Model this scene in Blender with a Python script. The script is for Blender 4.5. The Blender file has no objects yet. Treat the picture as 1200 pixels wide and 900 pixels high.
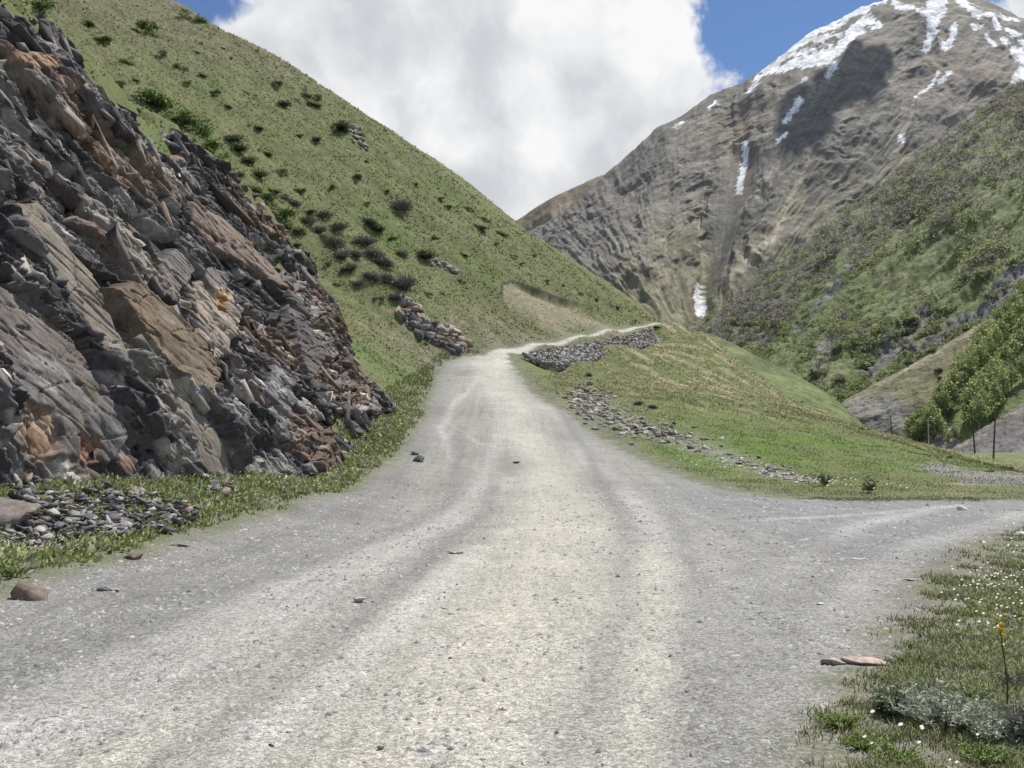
import bpy, math, random
import numpy as np

# ------------------------------------------------------------------ camera, sky, sun, exposure
SC = bpy.context.scene
COL = SC.collection
PITCH = math.atan(70/1000.0)
CAM = np.array([0.0, 0.0, 1.65])
cd = bpy.data.cameras.new('camera'); cam = bpy.data.objects.new('camera', cd); COL.objects.link(cam)
cam.location = CAM; cam.rotation_euler = (math.pi/2 + PITCH, 0, 0)
cd.sensor_width = 36.0; cd.lens = 30.0; cd.clip_start = 0.05; cd.clip_end = 40000
SC.camera = cam
SUN_AZ = math.radians(40)      # clockwise from +Y (view direction): the sun stands to the right, a little ahead
SUN_EL = math.radians(58)
SUN_DIR = np.array([math.sin(SUN_AZ)*math.cos(SUN_EL), math.cos(SUN_AZ)*math.cos(SUN_EL), math.sin(SUN_EL)])
sd = bpy.data.lights.new('sun', 'SUN'); sd.energy = 5.0; sd.angle = math.radians(0.53); sd.color = (1.0, 0.95, 0.865)
so = bpy.data.objects.new('sun', sd); COL.objects.link(so); so.location = (60, 20, 90)
from mathutils import Vector
so.rotation_euler = Vector(-SUN_DIR).to_track_quat('-Z', 'Y').to_euler()
SC.view_settings.view_transform = 'Standard'; SC.view_settings.look = 'None'
SC.view_settings.exposure = 0.22; SC.view_settings.gamma = 1.0; SC.view_settings.use_curve_mapping = False
SC.cycles.use_denoising = True
SC.cycles.max_bounces = 5; SC.cycles.diffuse_bounces = 3; SC.cycles.transmission_bounces = 3; SC.cycles.glossy_bounces = 2

def ray(u, v):
    xc = (u-600)/1000.0; zc = (450-v)/1000.0
    cp, sp = math.cos(PITCH), math.sin(PITCH)
    return np.array([xc, cp - zc*sp, zc*cp + sp])
def P(u, v, Y):
    r = ray(u, v); return CAM + r*(Y/r[1])

class NT:
    """small helper round a node tree"""
    def __init__(s, tree): s.t = tree; s.n = tree.nodes; s.l = tree.links
    def new(s, typ, **kw):
        n = s.n.new(typ)
        for k, v in kw.items():
            if k.startswith('i_'): n.inputs[k[2:].replace('_', ' ')].default_value = v
            else: setattr(n, k, v)
        return n
    def link(s, a, b): s.l.new(a, b)
    def math(s, op, a, b=None, clamp=False):
        n = s.n.new('ShaderNodeMath'); n.operation = op; n.use_clamp = clamp
        for i, x in enumerate((a, b)):
            if x is None: continue
            if isinstance(x, (int, float)): n.inputs[i].default_value = x
            else: s.l.new(x, n.inputs[i])
        return n.outputs[0]
    def mix(s, fac, a, b, typ='MIX'):
        n = s.n.new('ShaderNodeMix'); n.data_type = 'RGBA'; n.blend_type = typ
        for i, x in ((0, fac), (6, a), (7, b)):
            if isinstance(x, (int, float)): n.inputs[i].default_value = x
            elif isinstance(x, tuple): n.inputs[i].default_value = (*x, 1) if len(x) == 3 else x
            else: s.l.new(x, n.inputs[i])
        return n.outputs[2]
    def ramp(s, fac, stops, interp='LINEAR'):
        n = s.n.new('ShaderNodeValToRGB'); cr = n.color_ramp; cr.interpolation = interp
        while len(cr.elements) < len(stops): cr.elements.new(0.5)
        for e, (p, c) in zip(cr.elements, stops):
            e.position = p; e.color = (c, c, c, 1) if isinstance(c, (int, float)) else (*c, 1)
        s.l.new(fac, n.inputs[0]); return n.outputs[0]
    def noise(s, vec, scale, detail=5, rough=0.55, dist=0.0):
        n = s.n.new('ShaderNodeTexNoise'); n.inputs['Scale'].default_value = scale; n.inputs['Detail'].default_value = detail
        n.inputs['Roughness'].default_value = rough; n.inputs['Distortion'].default_value = dist
        if vec is not None: s.l.new(vec, n.inputs['Vector'])
        return n.outputs['Fac']
    def remap(s, x, a, b, c=0.0, d=1.0):
        n = s.n.new('ShaderNodeMapRange'); n.clamp = True; n.interpolation_type = 'SMOOTHSTEP'
        for k, vv in zip((1, 2, 3, 4), (a, b, c, d)): n.inputs[k].default_value = vv
        s.l.new(x, n.inputs[0]); return n.outputs[0]

def make_world():
    w = bpy.data.worlds.new('World'); SC.world = w; w.use_nodes = True
    w.node_tree.nodes.clear(); N = NT(w.node_tree)
    out = N.new('ShaderNodeOutputWorld'); bg = N.new('ShaderNodeBackground')
    sky = N.new('ShaderNodeTexSky'); sky.sky_type = 'NISHITA'; sky.sun_disc = False
    sky.sun_elevation = SUN_EL; sky.sun_rotation = SUN_AZ; sky.altitude = 1900; sky.air_density = 1.15; sky.dust_density = 0.6; sky.ozone_density = 1.6
    tc = N.new('ShaderNodeTexCoord'); d = tc.outputs['Generated']
    # cloud cover: soft blobs round world directions, broken up by fractal noise
    warp = N.new('ShaderNodeTexNoise', noise_dimensions='3D'); warp.inputs['Scale'].default_value = 5.0; warp.inputs['Detail'].default_value = 3
    N.link(d, warp.inputs['Vector'])
    vm = N.new('ShaderNodeVectorMath', operation='MULTIPLY_ADD'); N.link(warp.outputs['Color'], vm.inputs[0])
    vm.inputs[1].default_value = (0.10, 0.10, 0.10); N.link(d, vm.inputs[2]); dw = vm.outputs[0]
    blobs = [((500, 165), 12.6, 1.0), ((640, 190), 12.5, 1.0), ((575, -20), 8.6, 0.9), ((320, 260), 14, 1.0), ((725, 120), 5.6, 0.85), ((770, 235), 9, 0.9), ((842, 90), 2.4, 0.62),
             ((262, -10), 3.2, 0.62), ((20, -240), 16, .8), ((800, -330), 13, .7), ((1500, -60), 17, .8), ((-500, 150), 25, .8)]
    acc = None
    for (u, v), rad, wt in blobs:
        r = ray(u, v); r = r/np.linalg.norm(r)
        dt = N.new('ShaderNodeVectorMath', operation='DOT_PRODUCT'); N.link(d, dt.inputs[0]); dt.inputs[1].default_value = tuple(r)
        m = N.remap(dt.outputs['Value'], math.cos(math.radians(rad*1.28)), math.cos(math.radians(rad*0.45)), 0.0, wt)
        acc = m if acc is None else N.math('MAXIMUM', acc, m)
    # behind the camera: scattered cloud
    n1 = N.noise(dw, 9.0, 10, 0.58); n0 = N.noise(dw, 2.2, 3, 0.5)
    back = N.remap(n0, 0.46, 0.62, 0, .75)
    sx = N.new('ShaderNodeSeparateXYZ'); N.link(d, sx.inputs[0])
    bf = N.remap(sx.outputs[1], 0.35, -0.2, 0, 1)
    acc = N.math('MAXIMUM', acc, N.math('MULTIPLY', back, bf))
    dens = N.math('ADD', acc, N.math('MULTIPLY', N.math('SUBTRACT', n1, 0.5), 2.1))
    cov = N.remap(dens, 0.40, 0.64)
    # body shading of the cloud
    n2 = N.noise(dw, 5.2, 7, 0.55)
    off = N.new('ShaderNodeVectorMath', operation='ADD'); N.link(dw, off.inputs[0]); off.inputs[1].default_value = (0.05, 0.0, 0.06)
    n2b = N.noise(off.outputs[0], 5.2, 7, 0.55)
    relief = N.math('SUBTRACT', n2, n2b)
    el = sx.outputs[2]
    base = N.math('ADD', N.math('MULTIPLY', relief, 1.35), N.remap(el, 0.20, 0.58, -0.03, 0.06))
    tone = N.math('ADD', base, N.math('MULTIPLY', N.remap(dens, 0.45, 1.15, 0.08, -0.02), 1.0))
    ccol = N.ramp(N.math('ADD', tone, 0.535, True), [(0.22, (0.53, 0.555, 0.595)), (0.42, (0.64, 0.66, 0.69)), (0.54, (0.77, 0.78, 0.795)), (0.72, (0.93, 0.93, 0.93))])
    skm = N.new('ShaderNodeVectorMath', operation='MULTIPLY'); N.link(sky.outputs[0], skm.inputs[0]); skm.inputs[1].default_value = (0.62, 0.80, 1.0)
    cl = N.new('ShaderNodeVectorMath', operation='SCALE'); N.link(ccol, cl.inputs[0]); cl.inputs['Scale'].default_value = 1/0.10
    fin = N.mix(cov, skm.outputs[0], cl.outputs[0])
    N.link(fin, bg.inputs['Color']); bg.inputs['Strength'].default_value = 0.088
    N.link(bg.outputs[0], out.inputs['Surface'])
    w.cycles.sampling_method = 'MANUAL'; w.cycles.sample_map_resolution = 512
make_world()

# ------------------------------------------------------------------ numpy noise
def _hash(ix, iy, seed):
    n = (ix.astype(np.int64)*374761393 + iy.astype(np.int64)*668265263 + seed*974634777) & 0xFFFFFFFF
    n = ((n ^ (n >> 13))*1274126177) & 0xFFFFFFFF
    n = ((n ^ (n >> 16))*2246822519) & 0xFFFFFFFF
    return n ^ (n >> 15)
def h01(ix, iy, seed): return _hash(ix, iy, seed).astype(np.float64)/4294967295.0
def perlin(x, y, seed=0):
    x = np.asarray(x, float); y = np.asarray(y, float)
    ix = np.floor(x); iy = np.floor(y); fx = x-ix; fy = y-iy
    ux = fx*fx*fx*(fx*(fx*6-15)+10); uy = fy*fy*fy*(fy*(fy*6-15)+10)
    def g(ax, ay, dx, dy):
        a = h01(ax, ay, seed)*(2*np.pi); return np.cos(a)*dx + np.sin(a)*dy
    a = g(ix, iy, fx, fy); b = g(ix+1, iy, fx-1, fy); c = g(ix, iy+1, fx, fy-1); d = g(ix+1, iy+1, fx-1, fy-1)
    return (a + (b-a)*ux + (c-a)*uy + (a-b-c+d)*ux*uy)*1.4
def fbm(x, y, seed=0, octv=5, gain=0.5, lac=2.03):
    s = 0; a = 1.0; t = 0; f = 1.0
    for o in range(octv):
        s = s + a*perlin(x*f+o*17.3, y*f-o*9.1, seed+o*13); t += a; a *= gain; f *= lac
    return s/t
def ridged(x, y, seed=0, octv=5, gain=0.5, lac=2.05):
    s = 0; a = 1.0; t = 0; f = 1.0
    for o in range(octv):
        s = s + a*(1-np.abs(perlin(x*f+o*7.7, y*f+o*3.1, seed+o*13))*1.6); t += a; a *= gain; f *= lac
    return s/t
def sstep(x, a, b):
    t = np.clip((x-a)/(b-a), 0, 1); return t*t*(3-2*t)
def cells(x, y, seed):
    """2D Voronoi: cell hash indices, offset from its seed point, gap to the next cell"""
    ix = np.floor(x); iy = np.floor(y)
    bd = np.full(x.shape, 9e9); sd2 = np.full(x.shape, 9e9); bi = np.zeros(x.shape); bj = np.zeros(x.shape); bx = np.zeros(x.shape); by = np.zeros(x.shape)
    for i in (-1, 0, 1):
        for j in (-1, 0, 1):
            cx = ix+i; cy = iy+j
            px = cx + 0.1+0.8*h01(cx, cy, seed); py = cy + 0.1+0.8*h01(cx, cy, seed+51)
            dx = x-px; dy = y-py; dd = dx*dx+dy*dy
            nb = dd < bd
            sd2 = np.where(nb, bd, np.minimum(sd2, dd))
            bd = np.where(nb, dd, bd); bi = np.where(nb, cx, bi); bj = np.where(nb, cy, bj); bx = np.where(nb, dx, bx); by = np.where(nb, dy, by)
    return bi, bj, bx, by, np.sqrt(sd2)-np.sqrt(bd)
def seg_dist(px, py, poly):
    best = np.full(np.shape(px), 9e9)
    for (ax, ay), (bx, by) in zip(poly[:-1], poly[1:]):
        dx, dy = bx-ax, by-ay; L = dx*dx+dy*dy+1e-9
        t = np.clip(((px-ax)*dx+(py-ay)*dy)/L, 0, 1)
        best = np.minimum(best, np.hypot(px-ax-t*dx, py-ay-t*dy))
    return best
def in_poly(px, py, poly):
    c = np.zeros(np.shape(px), bool); n = len(poly)
    for i in range(n):
        ax, ay = poly[i]; bx, by = poly[(i+1) % n]
        cond = ((ay > py) != (by > py)) & (px < (bx-ax)*(py-ay)/((by-ay) if by != ay else 1e-9)+ax)
        c ^= cond
    return c
def sdf(px, py, poly):      # positive inside
    d = seg_dist(px, py, list(poly)+[poly[0]])
    return np.where(in_poly(px, py, poly), d, -d)
def lerp3(a, b, t): return a + (b-a)*t[..., None]
C3 = lambda *a: np.array(a, float)

# ------------------------------------------------------------------ object helpers
def mesh_obj(name, V, F, mat, parent=None, col=None, smooth=False, attrs=None):
    """V (n,3); F (m,3|4) int array or list of such; col per vertex (n,3)"""
    me = bpy.data.meshes.new(name)
    V = np.asarray(V, np.float32)
    Fs = F if isinstance(F, list) else [F]
    Fs = [np.asarray(f, np.int32) for f in Fs if len(f)]
    me.vertices.add(len(V)); me.vertices.foreach_set('co', V.ravel())
    nl = sum(f.size for f in Fs); npoly = sum(len(f) for f in Fs)
    me.loops.add(nl); me.loops.foreach_set('vertex_index', np.concatenate([f.ravel() for f in Fs]))
    me.polygons.add(npoly)
    tot = np.concatenate([np.full(len(f), f.shape[1], np.int32) for f in Fs])
    st = np.concatenate([[0], np.cumsum(tot)[:-1]]).astype(np.int32)
    me.polygons.foreach_set('loop_start', st); me.polygons.foreach_set('loop_total', tot)
    if smooth: me.polygons.foreach_set('use_smooth', np.ones(npoly, bool))
    if col is not None:
        a = me.attributes.new('Col', 'FLOAT_COLOR', 'POINT')
        c4 = np.ones((len(V), 4), np.float32); c4[:, :3] = col; a.data.foreach_set('color', c4.ravel())
    for k, arr in (attrs or {}).items():
        a = me.attributes.new(k, 'FLOAT', 'POINT'); a.data.foreach_set('value', np.asarray(arr, np.float32))
    me.update(calc_edges=True); me.validate()
    if mat: me.materials.append(mat)
    o = bpy.data.objects.new(name, me); COL.objects.link(o)
    if parent: o.parent = parent
    return o
def tag(o, label=None, cat=None, group=None, kind=None):
    if label: o['label'] = label
    if cat: o['category'] = cat
    if group: o['group'] = group
    if kind: o['kind'] = kind
    return o
def thing(name, label, cat, loc, rz=0, group=None, scale=1):
    o = bpy.data.objects.new(name, None); COL.objects.link(o); o.empty_display_size = 0.2
    o.location = loc; o.rotation_euler = (0, 0, rz); o.scale = (scale,)*3
    return tag(o, label, cat, group)
def dup(root, loc, rz, scale, label=None, group=None):
    r = root.copy(); COL.objects.link(r); r.location = loc; r.rotation_euler = (0, 0, rz)
    r.scale = scale if isinstance(scale, tuple) else (scale,)*3
    if label: r['label'] = label
    if group: r['group'] = group
    for ch in list(root.children):
        c = ch.copy(); COL.objects.link(c); c.parent = r
    return r
def join(parts):
    Vs, Cs, quads, tris = [], [], [], []; off = 0
    for V, F, C in parts:
        for f in (F if isinstance(F, list) else [F]):
            if len(f): (quads if f.shape[1] == 4 else tris).append(f+off)
        Vs.append(V); Cs.append(C); off += len(V)
    F = [np.concatenate(q) for q in (quads, tris) if q]
    return np.concatenate(Vs), F, np.concatenate(Cs)
BOXV = np.array([(x, y, z) for z in (-1, 1) for y in (-1, 1) for x in (-1, 1)], float)
BOXF = np.array([(0, 2, 3, 1), (4, 5, 7, 6), (0, 1, 5, 4), (2, 6, 7, 3), (0, 4, 6, 2), (1, 3, 7, 5)])
def shard(size, rng):
    V = BOXV*(1+.28*rng.normal(size=(8, 3)).clip(-1.3, 1.3))*np.array(size)/2; V[:, 0] += V[:, 2]*.5*rng.normal(); return V, BOXF
def grid_faces(nr, nc, wrap=False):
    i = np.arange(nr-1)[:, None]; j = np.arange(nc if wrap else nc-1)[None, :]
    j2 = (j+1) % nc
    a = i*nc+j; b = i*nc+j2; c = (i+1)*nc+j2; d = (i+1)*nc+j
    return np.stack([a, b, c, d], -1).reshape(-1, 4)

# ------------------------------------------------------------------ materials
def new_mat(name):
    m = bpy.data.materials.new(name); m.use_nodes = True; m.node_tree.nodes.clear()
    N = NT(m.node_tree); out = N.new('ShaderNodeOutputMaterial'); b = N.new('ShaderNodeBsdfPrincipled')
    N.link(b.outputs[0], out.inputs['Surface']); b.inputs['Specular IOR Level'].default_value = 0.25
    b.inputs['Roughness'].default_value = 0.9
    return m, N, b, out
def attr(N, name='Col'):
    a = N.new('ShaderNodeAttribute'); a.attribute_name = name; return a
def mat_earth(name, s1, s2, bump, amp=(0.62, 1.38), detail=(0.25, 0.75), bdist=0.05, stretch=None, turn=None):
    """vertex-coloured ground, broken up by two sizes of noise, with bump"""
    m, N, b, out = new_mat(name)
    tc = N.new('ShaderNodeTexCoord'); v = tc.outputs['Object']
    if turn:      # lay the grain along the beds
        vr = N.new('ShaderNodeVectorRotate', rotation_type='X_AXIS'); N.link(v, vr.inputs['Vector']); vr.inputs['Angle'].default_value = turn; v = vr.outputs[0]
    if stretch:
        mp = N.new('ShaderNodeMapping'); mp.inputs['Scale'].default_value = stretch; N.link(v, mp.inputs['Vector']); v = mp.outputs[0]
    c = attr(N).outputs['Color']
    n1 = N.noise(v, s1, 6, 0.65); n2 = N.noise(v, s2, 4, 0.6)
    f = N.math('MULTIPLY', N.remap(n1, detail[0], detail[1], amp[0], amp[1]), N.remap(n2, .25, .75, .75, 1.25))
    sc = N.new('ShaderNodeVectorMath', operation='SCALE'); N.link(c, sc.inputs[0]); N.link(f, sc.inputs['Scale'])
    N.link(sc.outputs[0], b.inputs['Base Color'])
    bp = N.new('ShaderNodeBump'); bp.inputs['Strength'].default_value = bump; bp.inputs['Distance'].default_value = bdist
    N.link(N.math('ADD', n1, N.math('MULTIPLY', n2, .5)), bp.inputs['Height']); N.link(bp.outputs[0], b.inputs['Normal'])
    return m
def mat_leaf(name, transl=0.35, nw=1.0):
    m, N, b, out = new_mat(name); c = attr(N).outputs['Color']
    N.link(c, b.inputs['Base Color']); b.inputs['Roughness'].default_value = .75
    t = N.new('ShaderNodeBsdfTranslucent'); N.link(c, t.inputs['Color'])
    # soft leaf normals: blades catch the light of the tuft they belong to
    ge = N.new('ShaderNodeNewGeometry'); vm = N.new('ShaderNodeVectorMath', operation='MULTIPLY_ADD'); N.link(ge.outputs['Normal'], vm.inputs[0])
    vm.inputs[1].default_value = (nw, nw, nw); vm.inputs[2].default_value = (0, 0, 1); nn = N.new('ShaderNodeVectorMath', operation='NORMALIZE')
    N.link(vm.outputs[0], nn.inputs[0]); N.link(nn.outputs[0], b.inputs['Normal'])
    mx = N.new('ShaderNodeMixShader'); mx.inputs[0].default_value = transl
    N.link(b.outputs[0], mx.inputs[1]); N.link(t.outputs[0], mx.inputs[2]); N.link(mx.outputs[0], out.inputs['Surface'])
    return m
def mat_ground():
    m, N, b, out = new_mat('ground_material')
    tc = N.new('ShaderNodeTexCoord'); v = tc.outputs['Object']
    c = attr(N).outputs['Color']; g = attr(N, 'gravel').outputs['Fac']
    na = N.noise(v, 1.3, 8, 0.72); nb = N.noise(v, 11, 6, 0.7)
    soil = N.math('MULTIPLY', N.remap(na, .25, .75, .72, 1.28), N.remap(nb, .25, .75, .6, 1.4))
    # crushed stone: three sizes of chips, each chip its own grey
    chips = None; hgt = None
    for scale, lo, hi, wgt in ((110.0, .70, 1.30, 1.0), (46.0, .72, 1.28, .8), (17.0, .92, 1.08, .4)):
        vo = N.new('ShaderNodeTexVoronoi'); vo.inputs['Scale'].default_value = scale; N.link(v, vo.inputs['Vector'])
        sp = N.new('ShaderNodeSeparateColor'); N.link(vo.outputs['Color'], sp.inputs[0])
        k = N.remap(sp.outputs[0], 0.0, 1.0, lo, hi)
        chips = k if chips is None else N.math('MULTIPLY', chips, k)
        hh = N.math('MULTIPLY', vo.outputs['Distance'], wgt); hgt = hh if hgt is None else N.math('ADD', hgt, hh)
    gr = N.math('MULTIPLY', chips, N.remap(na, .25, .75, .88, 1.12))
    f = N.new('ShaderNodeMix'); f.data_type = 'FLOAT'; N.link(g, f.inputs[0]); N.link(soil, f.inputs[2]); N.link(gr, f.inputs[3])
    sc = N.new('ShaderNodeVectorMath', operation='SCALE'); N.link(c, sc.inputs[0]); N.link(f.outputs[0], sc.inputs['Scale'])
    N.link(sc.outputs[0], b.inputs['Base Color'])
    bp = N.new('ShaderNodeBump'); bp.inputs['Strength'].default_value = .55; bp.inputs['Distance'].default_value = .02
    hg = N.new('ShaderNodeMix'); hg.data_type = 'FLOAT'; N.link(g, hg.inputs[0]); N.link(N.math('MULTIPLY', nb, 4.0), hg.inputs[2]); N.link(N.math('MULTIPLY', hgt, -.8), hg.inputs[3])
    N.link(hg.outputs[0], bp.inputs['Height']); N.link(bp.outputs[0], b.inputs['Normal'])
    b.inputs['Roughness'].default_value = .95
    return m
M_GROUND = mat_ground()
M_GRASS = mat_leaf('grass_material', .22, .45)
M_LEAF = mat_leaf('leaf_material', .3, 1.1)
M_SCRUB = mat_leaf('scrub_material', .30, .55)
M_TWIG = mat_leaf('twig_material', .05)
M_CLIFF = mat_earth('slate_material', 9.0, 60.0, .5, (.70, 1.30), (.28, .72), .025, stretch=(1, .22, 1), turn=math.atan2(.78, .62))
M_STONE = mat_earth('stone_material', 9.0, 60.0, .5, (.65, 1.35), (.28, .72), .02)
M_MOUNT = mat_earth('mountain_material', .021, .09, .35, (.66, 1.34), (.3, .7), 6.0)
M_SLOPE = mat_earth('hillside_material', .10, .6, .7, (.6, 1.4), (.3, .7), 1.5)

# ------------------------------------------------------------------ terrain function
FOOT = np.array([(-60, -9.0), (5, -9.0), (11, -8.7), (15.5, -8.1), (20, -7.3), (27, -6.85), (36, -6.7), (42, -7.0), (48, -7.4), (60, -6.6), (70, -5.9), (75, -5.6), (78.5, -3.0), (82, -.7), (89.5, 2.9), (98, 7.9), (104.5, 11.7), (113, 16.8), (122, 23.0), (135, 27.5), (150, 24), (175, 8), (210, -14), (260, -42), (340, -90)])
HC = np.array([(-60, 12), (20, 12.2), (27, 12.3), (33, 12.0), (38, 11.2), (41, 9.6), (43.5, 7.2), (45.5, 4.4), (47.2, 2.0), (48.6, .7), (50, 0), (400, 0)])
def xfoot(y): return np.interp(y, FOOT[:, 0], FOOT[:, 1])
def hcliff(y):
    h = np.interp(y, HC[:, 0], HC[:, 1])
    return h*(1 + .07*perlin(np.asarray(y, float)*.55, np.asarray(y, float)*0+3.3, 5) + .035*perlin(np.asarray(y, float)*1.9, np.asarray(y, float)*0+9.3, 6))
_pix = [  # picture point and distance of places on the ground
    (330, 600, 20.6), (400, 575, 27), (470, 530, 37), (500, 490, 48), (510, 455, 60), (518, 438, 67), (545, 420, 76),
    (560, 560, 31), (600, 520, 41), (590, 480, 50), (575, 440, 66),
    (600, 430, 70), (640, 472, 55), (700, 510, 46), (740, 530, 41), (800, 559, 33.5), (900, 583, 26.2), (1000, 589, 23.8),
    (600, 414, 79), (640, 405.5, 86.5), (690, 396, 95), (720, 390, 101.5), (760, 384.3, 110), (600, 410, 82), (640, 402.5, 89.5), (690, 393, 98), (720, 387, 104.5), (757, 381.5, 113),
    (650, 435, 82.0), (695, 422, 89.0), (747, 408.5, 99.5), (772, 400, 105), (618, 425, 78.0), (650, 408.5, 85.6), (700, 400, 94.0), (758, 386.3, 108),
    (790, 378, 112), (830, 396, 102), (860, 421, 94), (900, 453, 85), (960, 483, 73), (1010, 501, 64), (1060, 516, 59), (1100, 530, 56), (1150, 546, 54),
    (740, 492, 50), (790, 510, 46), (850, 545, 38),
]
_xyz = [(-6.2, -10, .1), (0, -10, 0), (8, -10, 0), (-5.2, 4, 0.03), (0, 4, 0), (3, 4, .03), (8, 4, .12), (-6.3, 11, .22), (-8.7, 11, 1.0), (-9.0, 5, .9), (-8.1, 15.5, 1.0), (-6.4, 15.5, .30), (-6.4, 5, .16), (-9, -10, .9), (-5, 10, .08), (0, 10, 0), (6, 10, .05), (12, 10, .12),
        (-7.2, 20.5, .95), (-6.0, 21, .35), (-5.2, 21, .1), (0, 17, 0), (8, 17, 0), (8, 23, 0), (14, 24.5, 0), (20, 18, .05), (30, 26, 0), (-6.8, 40, 2.5), (-7.3, 48, 3.5), (-8, 60, 6.2),
        (40, 40, -.4), (60, 60, -.9), (60, 100, -1.1), (77, 140, -1.4), (83, 146, -1.4), (90, 165, -.2), (110, 185, -.4), (120, 140, -1.3), (120, 60, -.9), (60, 20, -.2), (30, 5, 0.1), (40, -10, 0.1),
        (33, 118, 11.0), (42, 100, 3.2), (37, 78, .6), (38, 62, -.7), (34, 135, 12.5), (31, 100, 6.4), (34, 90, 3.0), (33.5, 78, .9), (29, 111, 11.6), (60, 150, -1), (48, 190, 3), (80, 250, -1.5), (160, 250, -1.5), (28, 140, 20), (15, 175, 19), (-12, 215, 17), (-45, 262, 12),
        (220, 200, -1), (240, 60, -1), (240, -60, 0), (0, -80, 0), (100, -80, 0), (-12, -80, 0), (-100, 330, 8), (100, 330, -2), (250, 330, -2)]
_c = np.array([P(*p) for p in _pix] + [np.array(p, float) for p in _xyz])
def _U(r2): return np.where(r2 > 1e-9, 0.5*r2*np.log(np.maximum(r2, 1e-9)), 0)
def _tps_fit(c, lam=.35):
    n = len(c); X = c[:, :2]
    K = _U(((X[:, None]-X[None])**2).sum(-1)) + lam*np.eye(n)
    Q = np.hstack([np.ones((n, 1)), X]); A = np.zeros((n+3, n+3)); A[:n, :n] = K; A[:n, n:] = Q; A[n:, :n] = Q.T
    return np.linalg.solve(A, np.concatenate([c[:, 2], np.zeros(3)]))
_w = _tps_fit(_c)
def base_ground(x, y):
    z = _w[-3] + _w[-2]*x + _w[-1]*y
    for (cx, cy, _), w in zip(_c, _w[:-3]): z = z + w*_U((x-cx)**2+(y-cy)**2)
    return z
PROF = np.array([(0, 0), (3, 1.6), (7, 4.4), (24, 15.9), (36, 25.5), (46, 32.7), (57, 39.5), (68, 45.9), (120, 76), (200, 111), (400, 160)])
SCARP = []      # filled below: world polyline of the eroded edge on the hillside
_ysamp = np.linspace(-60, 345, 1621)
_foot_g = base_ground(xfoot(_ysamp), _ysamp)
def zfoot(y): return np.interp(y, _ysamp, _foot_g)
def H(x, y, fine=True):
    x = np.asarray(x, float); y = np.asarray(y, float)
    xf = xfoot(y); d = xf-x
    g = base_ground(np.maximum(x, xf), y)
    hc = hcliff(y); dp = np.maximum(d, 0)
    hill = np.interp(dp, PROF[:, 0], PROF[:, 1])
    dc = hc/2.2
    near = hc + np.interp(np.maximum(dp-dc, 0), PROF[:, 0], PROF[:, 1]*.96)
    h = np.where(hc > 0.02, np.minimum(2.2*dp, near), hill)
    h = np.where(d > 0, h, 0)
    wgt = sstep(d - dc, 1.0, 14.0)
    if fine:
        gul = fbm(x*.035+y*.012, y*.05, 31, 3)
        h = h + wgt*(1.6*gul + .55*fbm(x*.16, y*.16, 32, 4)) + sstep(d-dc, .2, 3)*.16*fbm(x*.8, y*.8, 33, 4)
        g = g + .035*fbm(x*.55, y*.55, 41, 4)*(1+sstep(y, 20, 40)*.6) + sstep(x, 5, 14)*sstep(y, 26, 45)*(1-.9*sstep(y - .9*x, 58, 72))*.30*fbm(x*.2, y*.2, 42, 4)
        # cut edge where the turf has slipped above the upper road
        if SCARP:
            S = np.array(SCARP); o = np.argsort(S[:, 1]); xs = np.interp(y, S[o, 1], S[o, 0])
            dd = (x-xs) + .5*fbm(x*.5, y*.5, 77, 3)
            lim = sstep(y, S[o[0], 1]-.5, S[o[0], 1]+5)*(1-sstep(y, S[o[-1], 1]-5, S[o[-1], 1]+1))
            h = h - lim*1.25*sstep(dd, -.1, .45)*np.exp(-np.maximum(dd, 0)/3.0)*(d > 1)
    return g + h
def at(u, v, tmax=330.0):
    """the first place where the line of sight through a picture point meets the ground"""
    r = ray(u, v); Y = np.geomspace(2.0, tmax, 260)
    for rnd in range(2):
        pts = CAM + r[None]*(Y/r[1])[:, None]
        below = pts[:, 2] <= H(pts[:, 0], pts[:, 1])
        k = int(np.argmax(below)) if below.any() else len(Y)-1
        if rnd == 0: Y = np.linspace(Y[max(k-1, 0)], Y[k], 40)
    return pts[k]
def atl(lst): return [tuple(at(u, v)[:2]) for u, v in lst]
SCARP.extend(atl([(588, 333), (605, 330), (625, 337), (648, 346), (668, 352), (690, 359)]))

# ------------------------------------------------------------------ the ground sheet: road, verges, hillside, spur and valley flat in one
EDGE_L = [(-700, 1500), (-420, 860), (-120, 735), (0, 700), (100, 668), (200, 636), (330, 604), (400, 580), (455, 545), (490, 505), (505, 470), (516, 440), (525, 424), (545, 418), (575, 414)]
ROAD = atl([(0, 700), (100, 668), (200, 636), (330, 604), (400, 580), (455, 545), (490, 505), (505, 470), (513, 440), (522, 424), (545, 418.5), (570, 415)]) + [tuple(P(*p)[:2]) for p in ((596, 410.5, 82), (640, 402.5, 89.5), (690, 393, 98), (720, 387, 104.5), (757, 381.5, 113), (775, 381, 116), (785, 382, 114), (760, 383, 111.4), (720, 388.5, 103.1), (690, 394.6, 96.5), (640, 404, 88), (604, 411.8, 80.6), (594, 416, 78.5))] + atl([(596, 421), (603, 434), (640, 472), (700, 510), (760, 543), (800, 560), (850, 574), (900, 583), (1000, 589), (1130, 588)])
ROAD += [(24, 26.0), (40, 27.5), (58, 31), (58, 27.5), (40, 23.5), (24, 21.5), (16.5, 20.5)] + atl([(1200, 613), (1100, 650), (1040, 715), (1000, 775), (960, 830), (915, 890)])
ROAD += [(1.2, 3.6), (1.6, 0), (2.5, -40), (-6, -40), (-5.6, 0), (-5.4, 5)]
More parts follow.
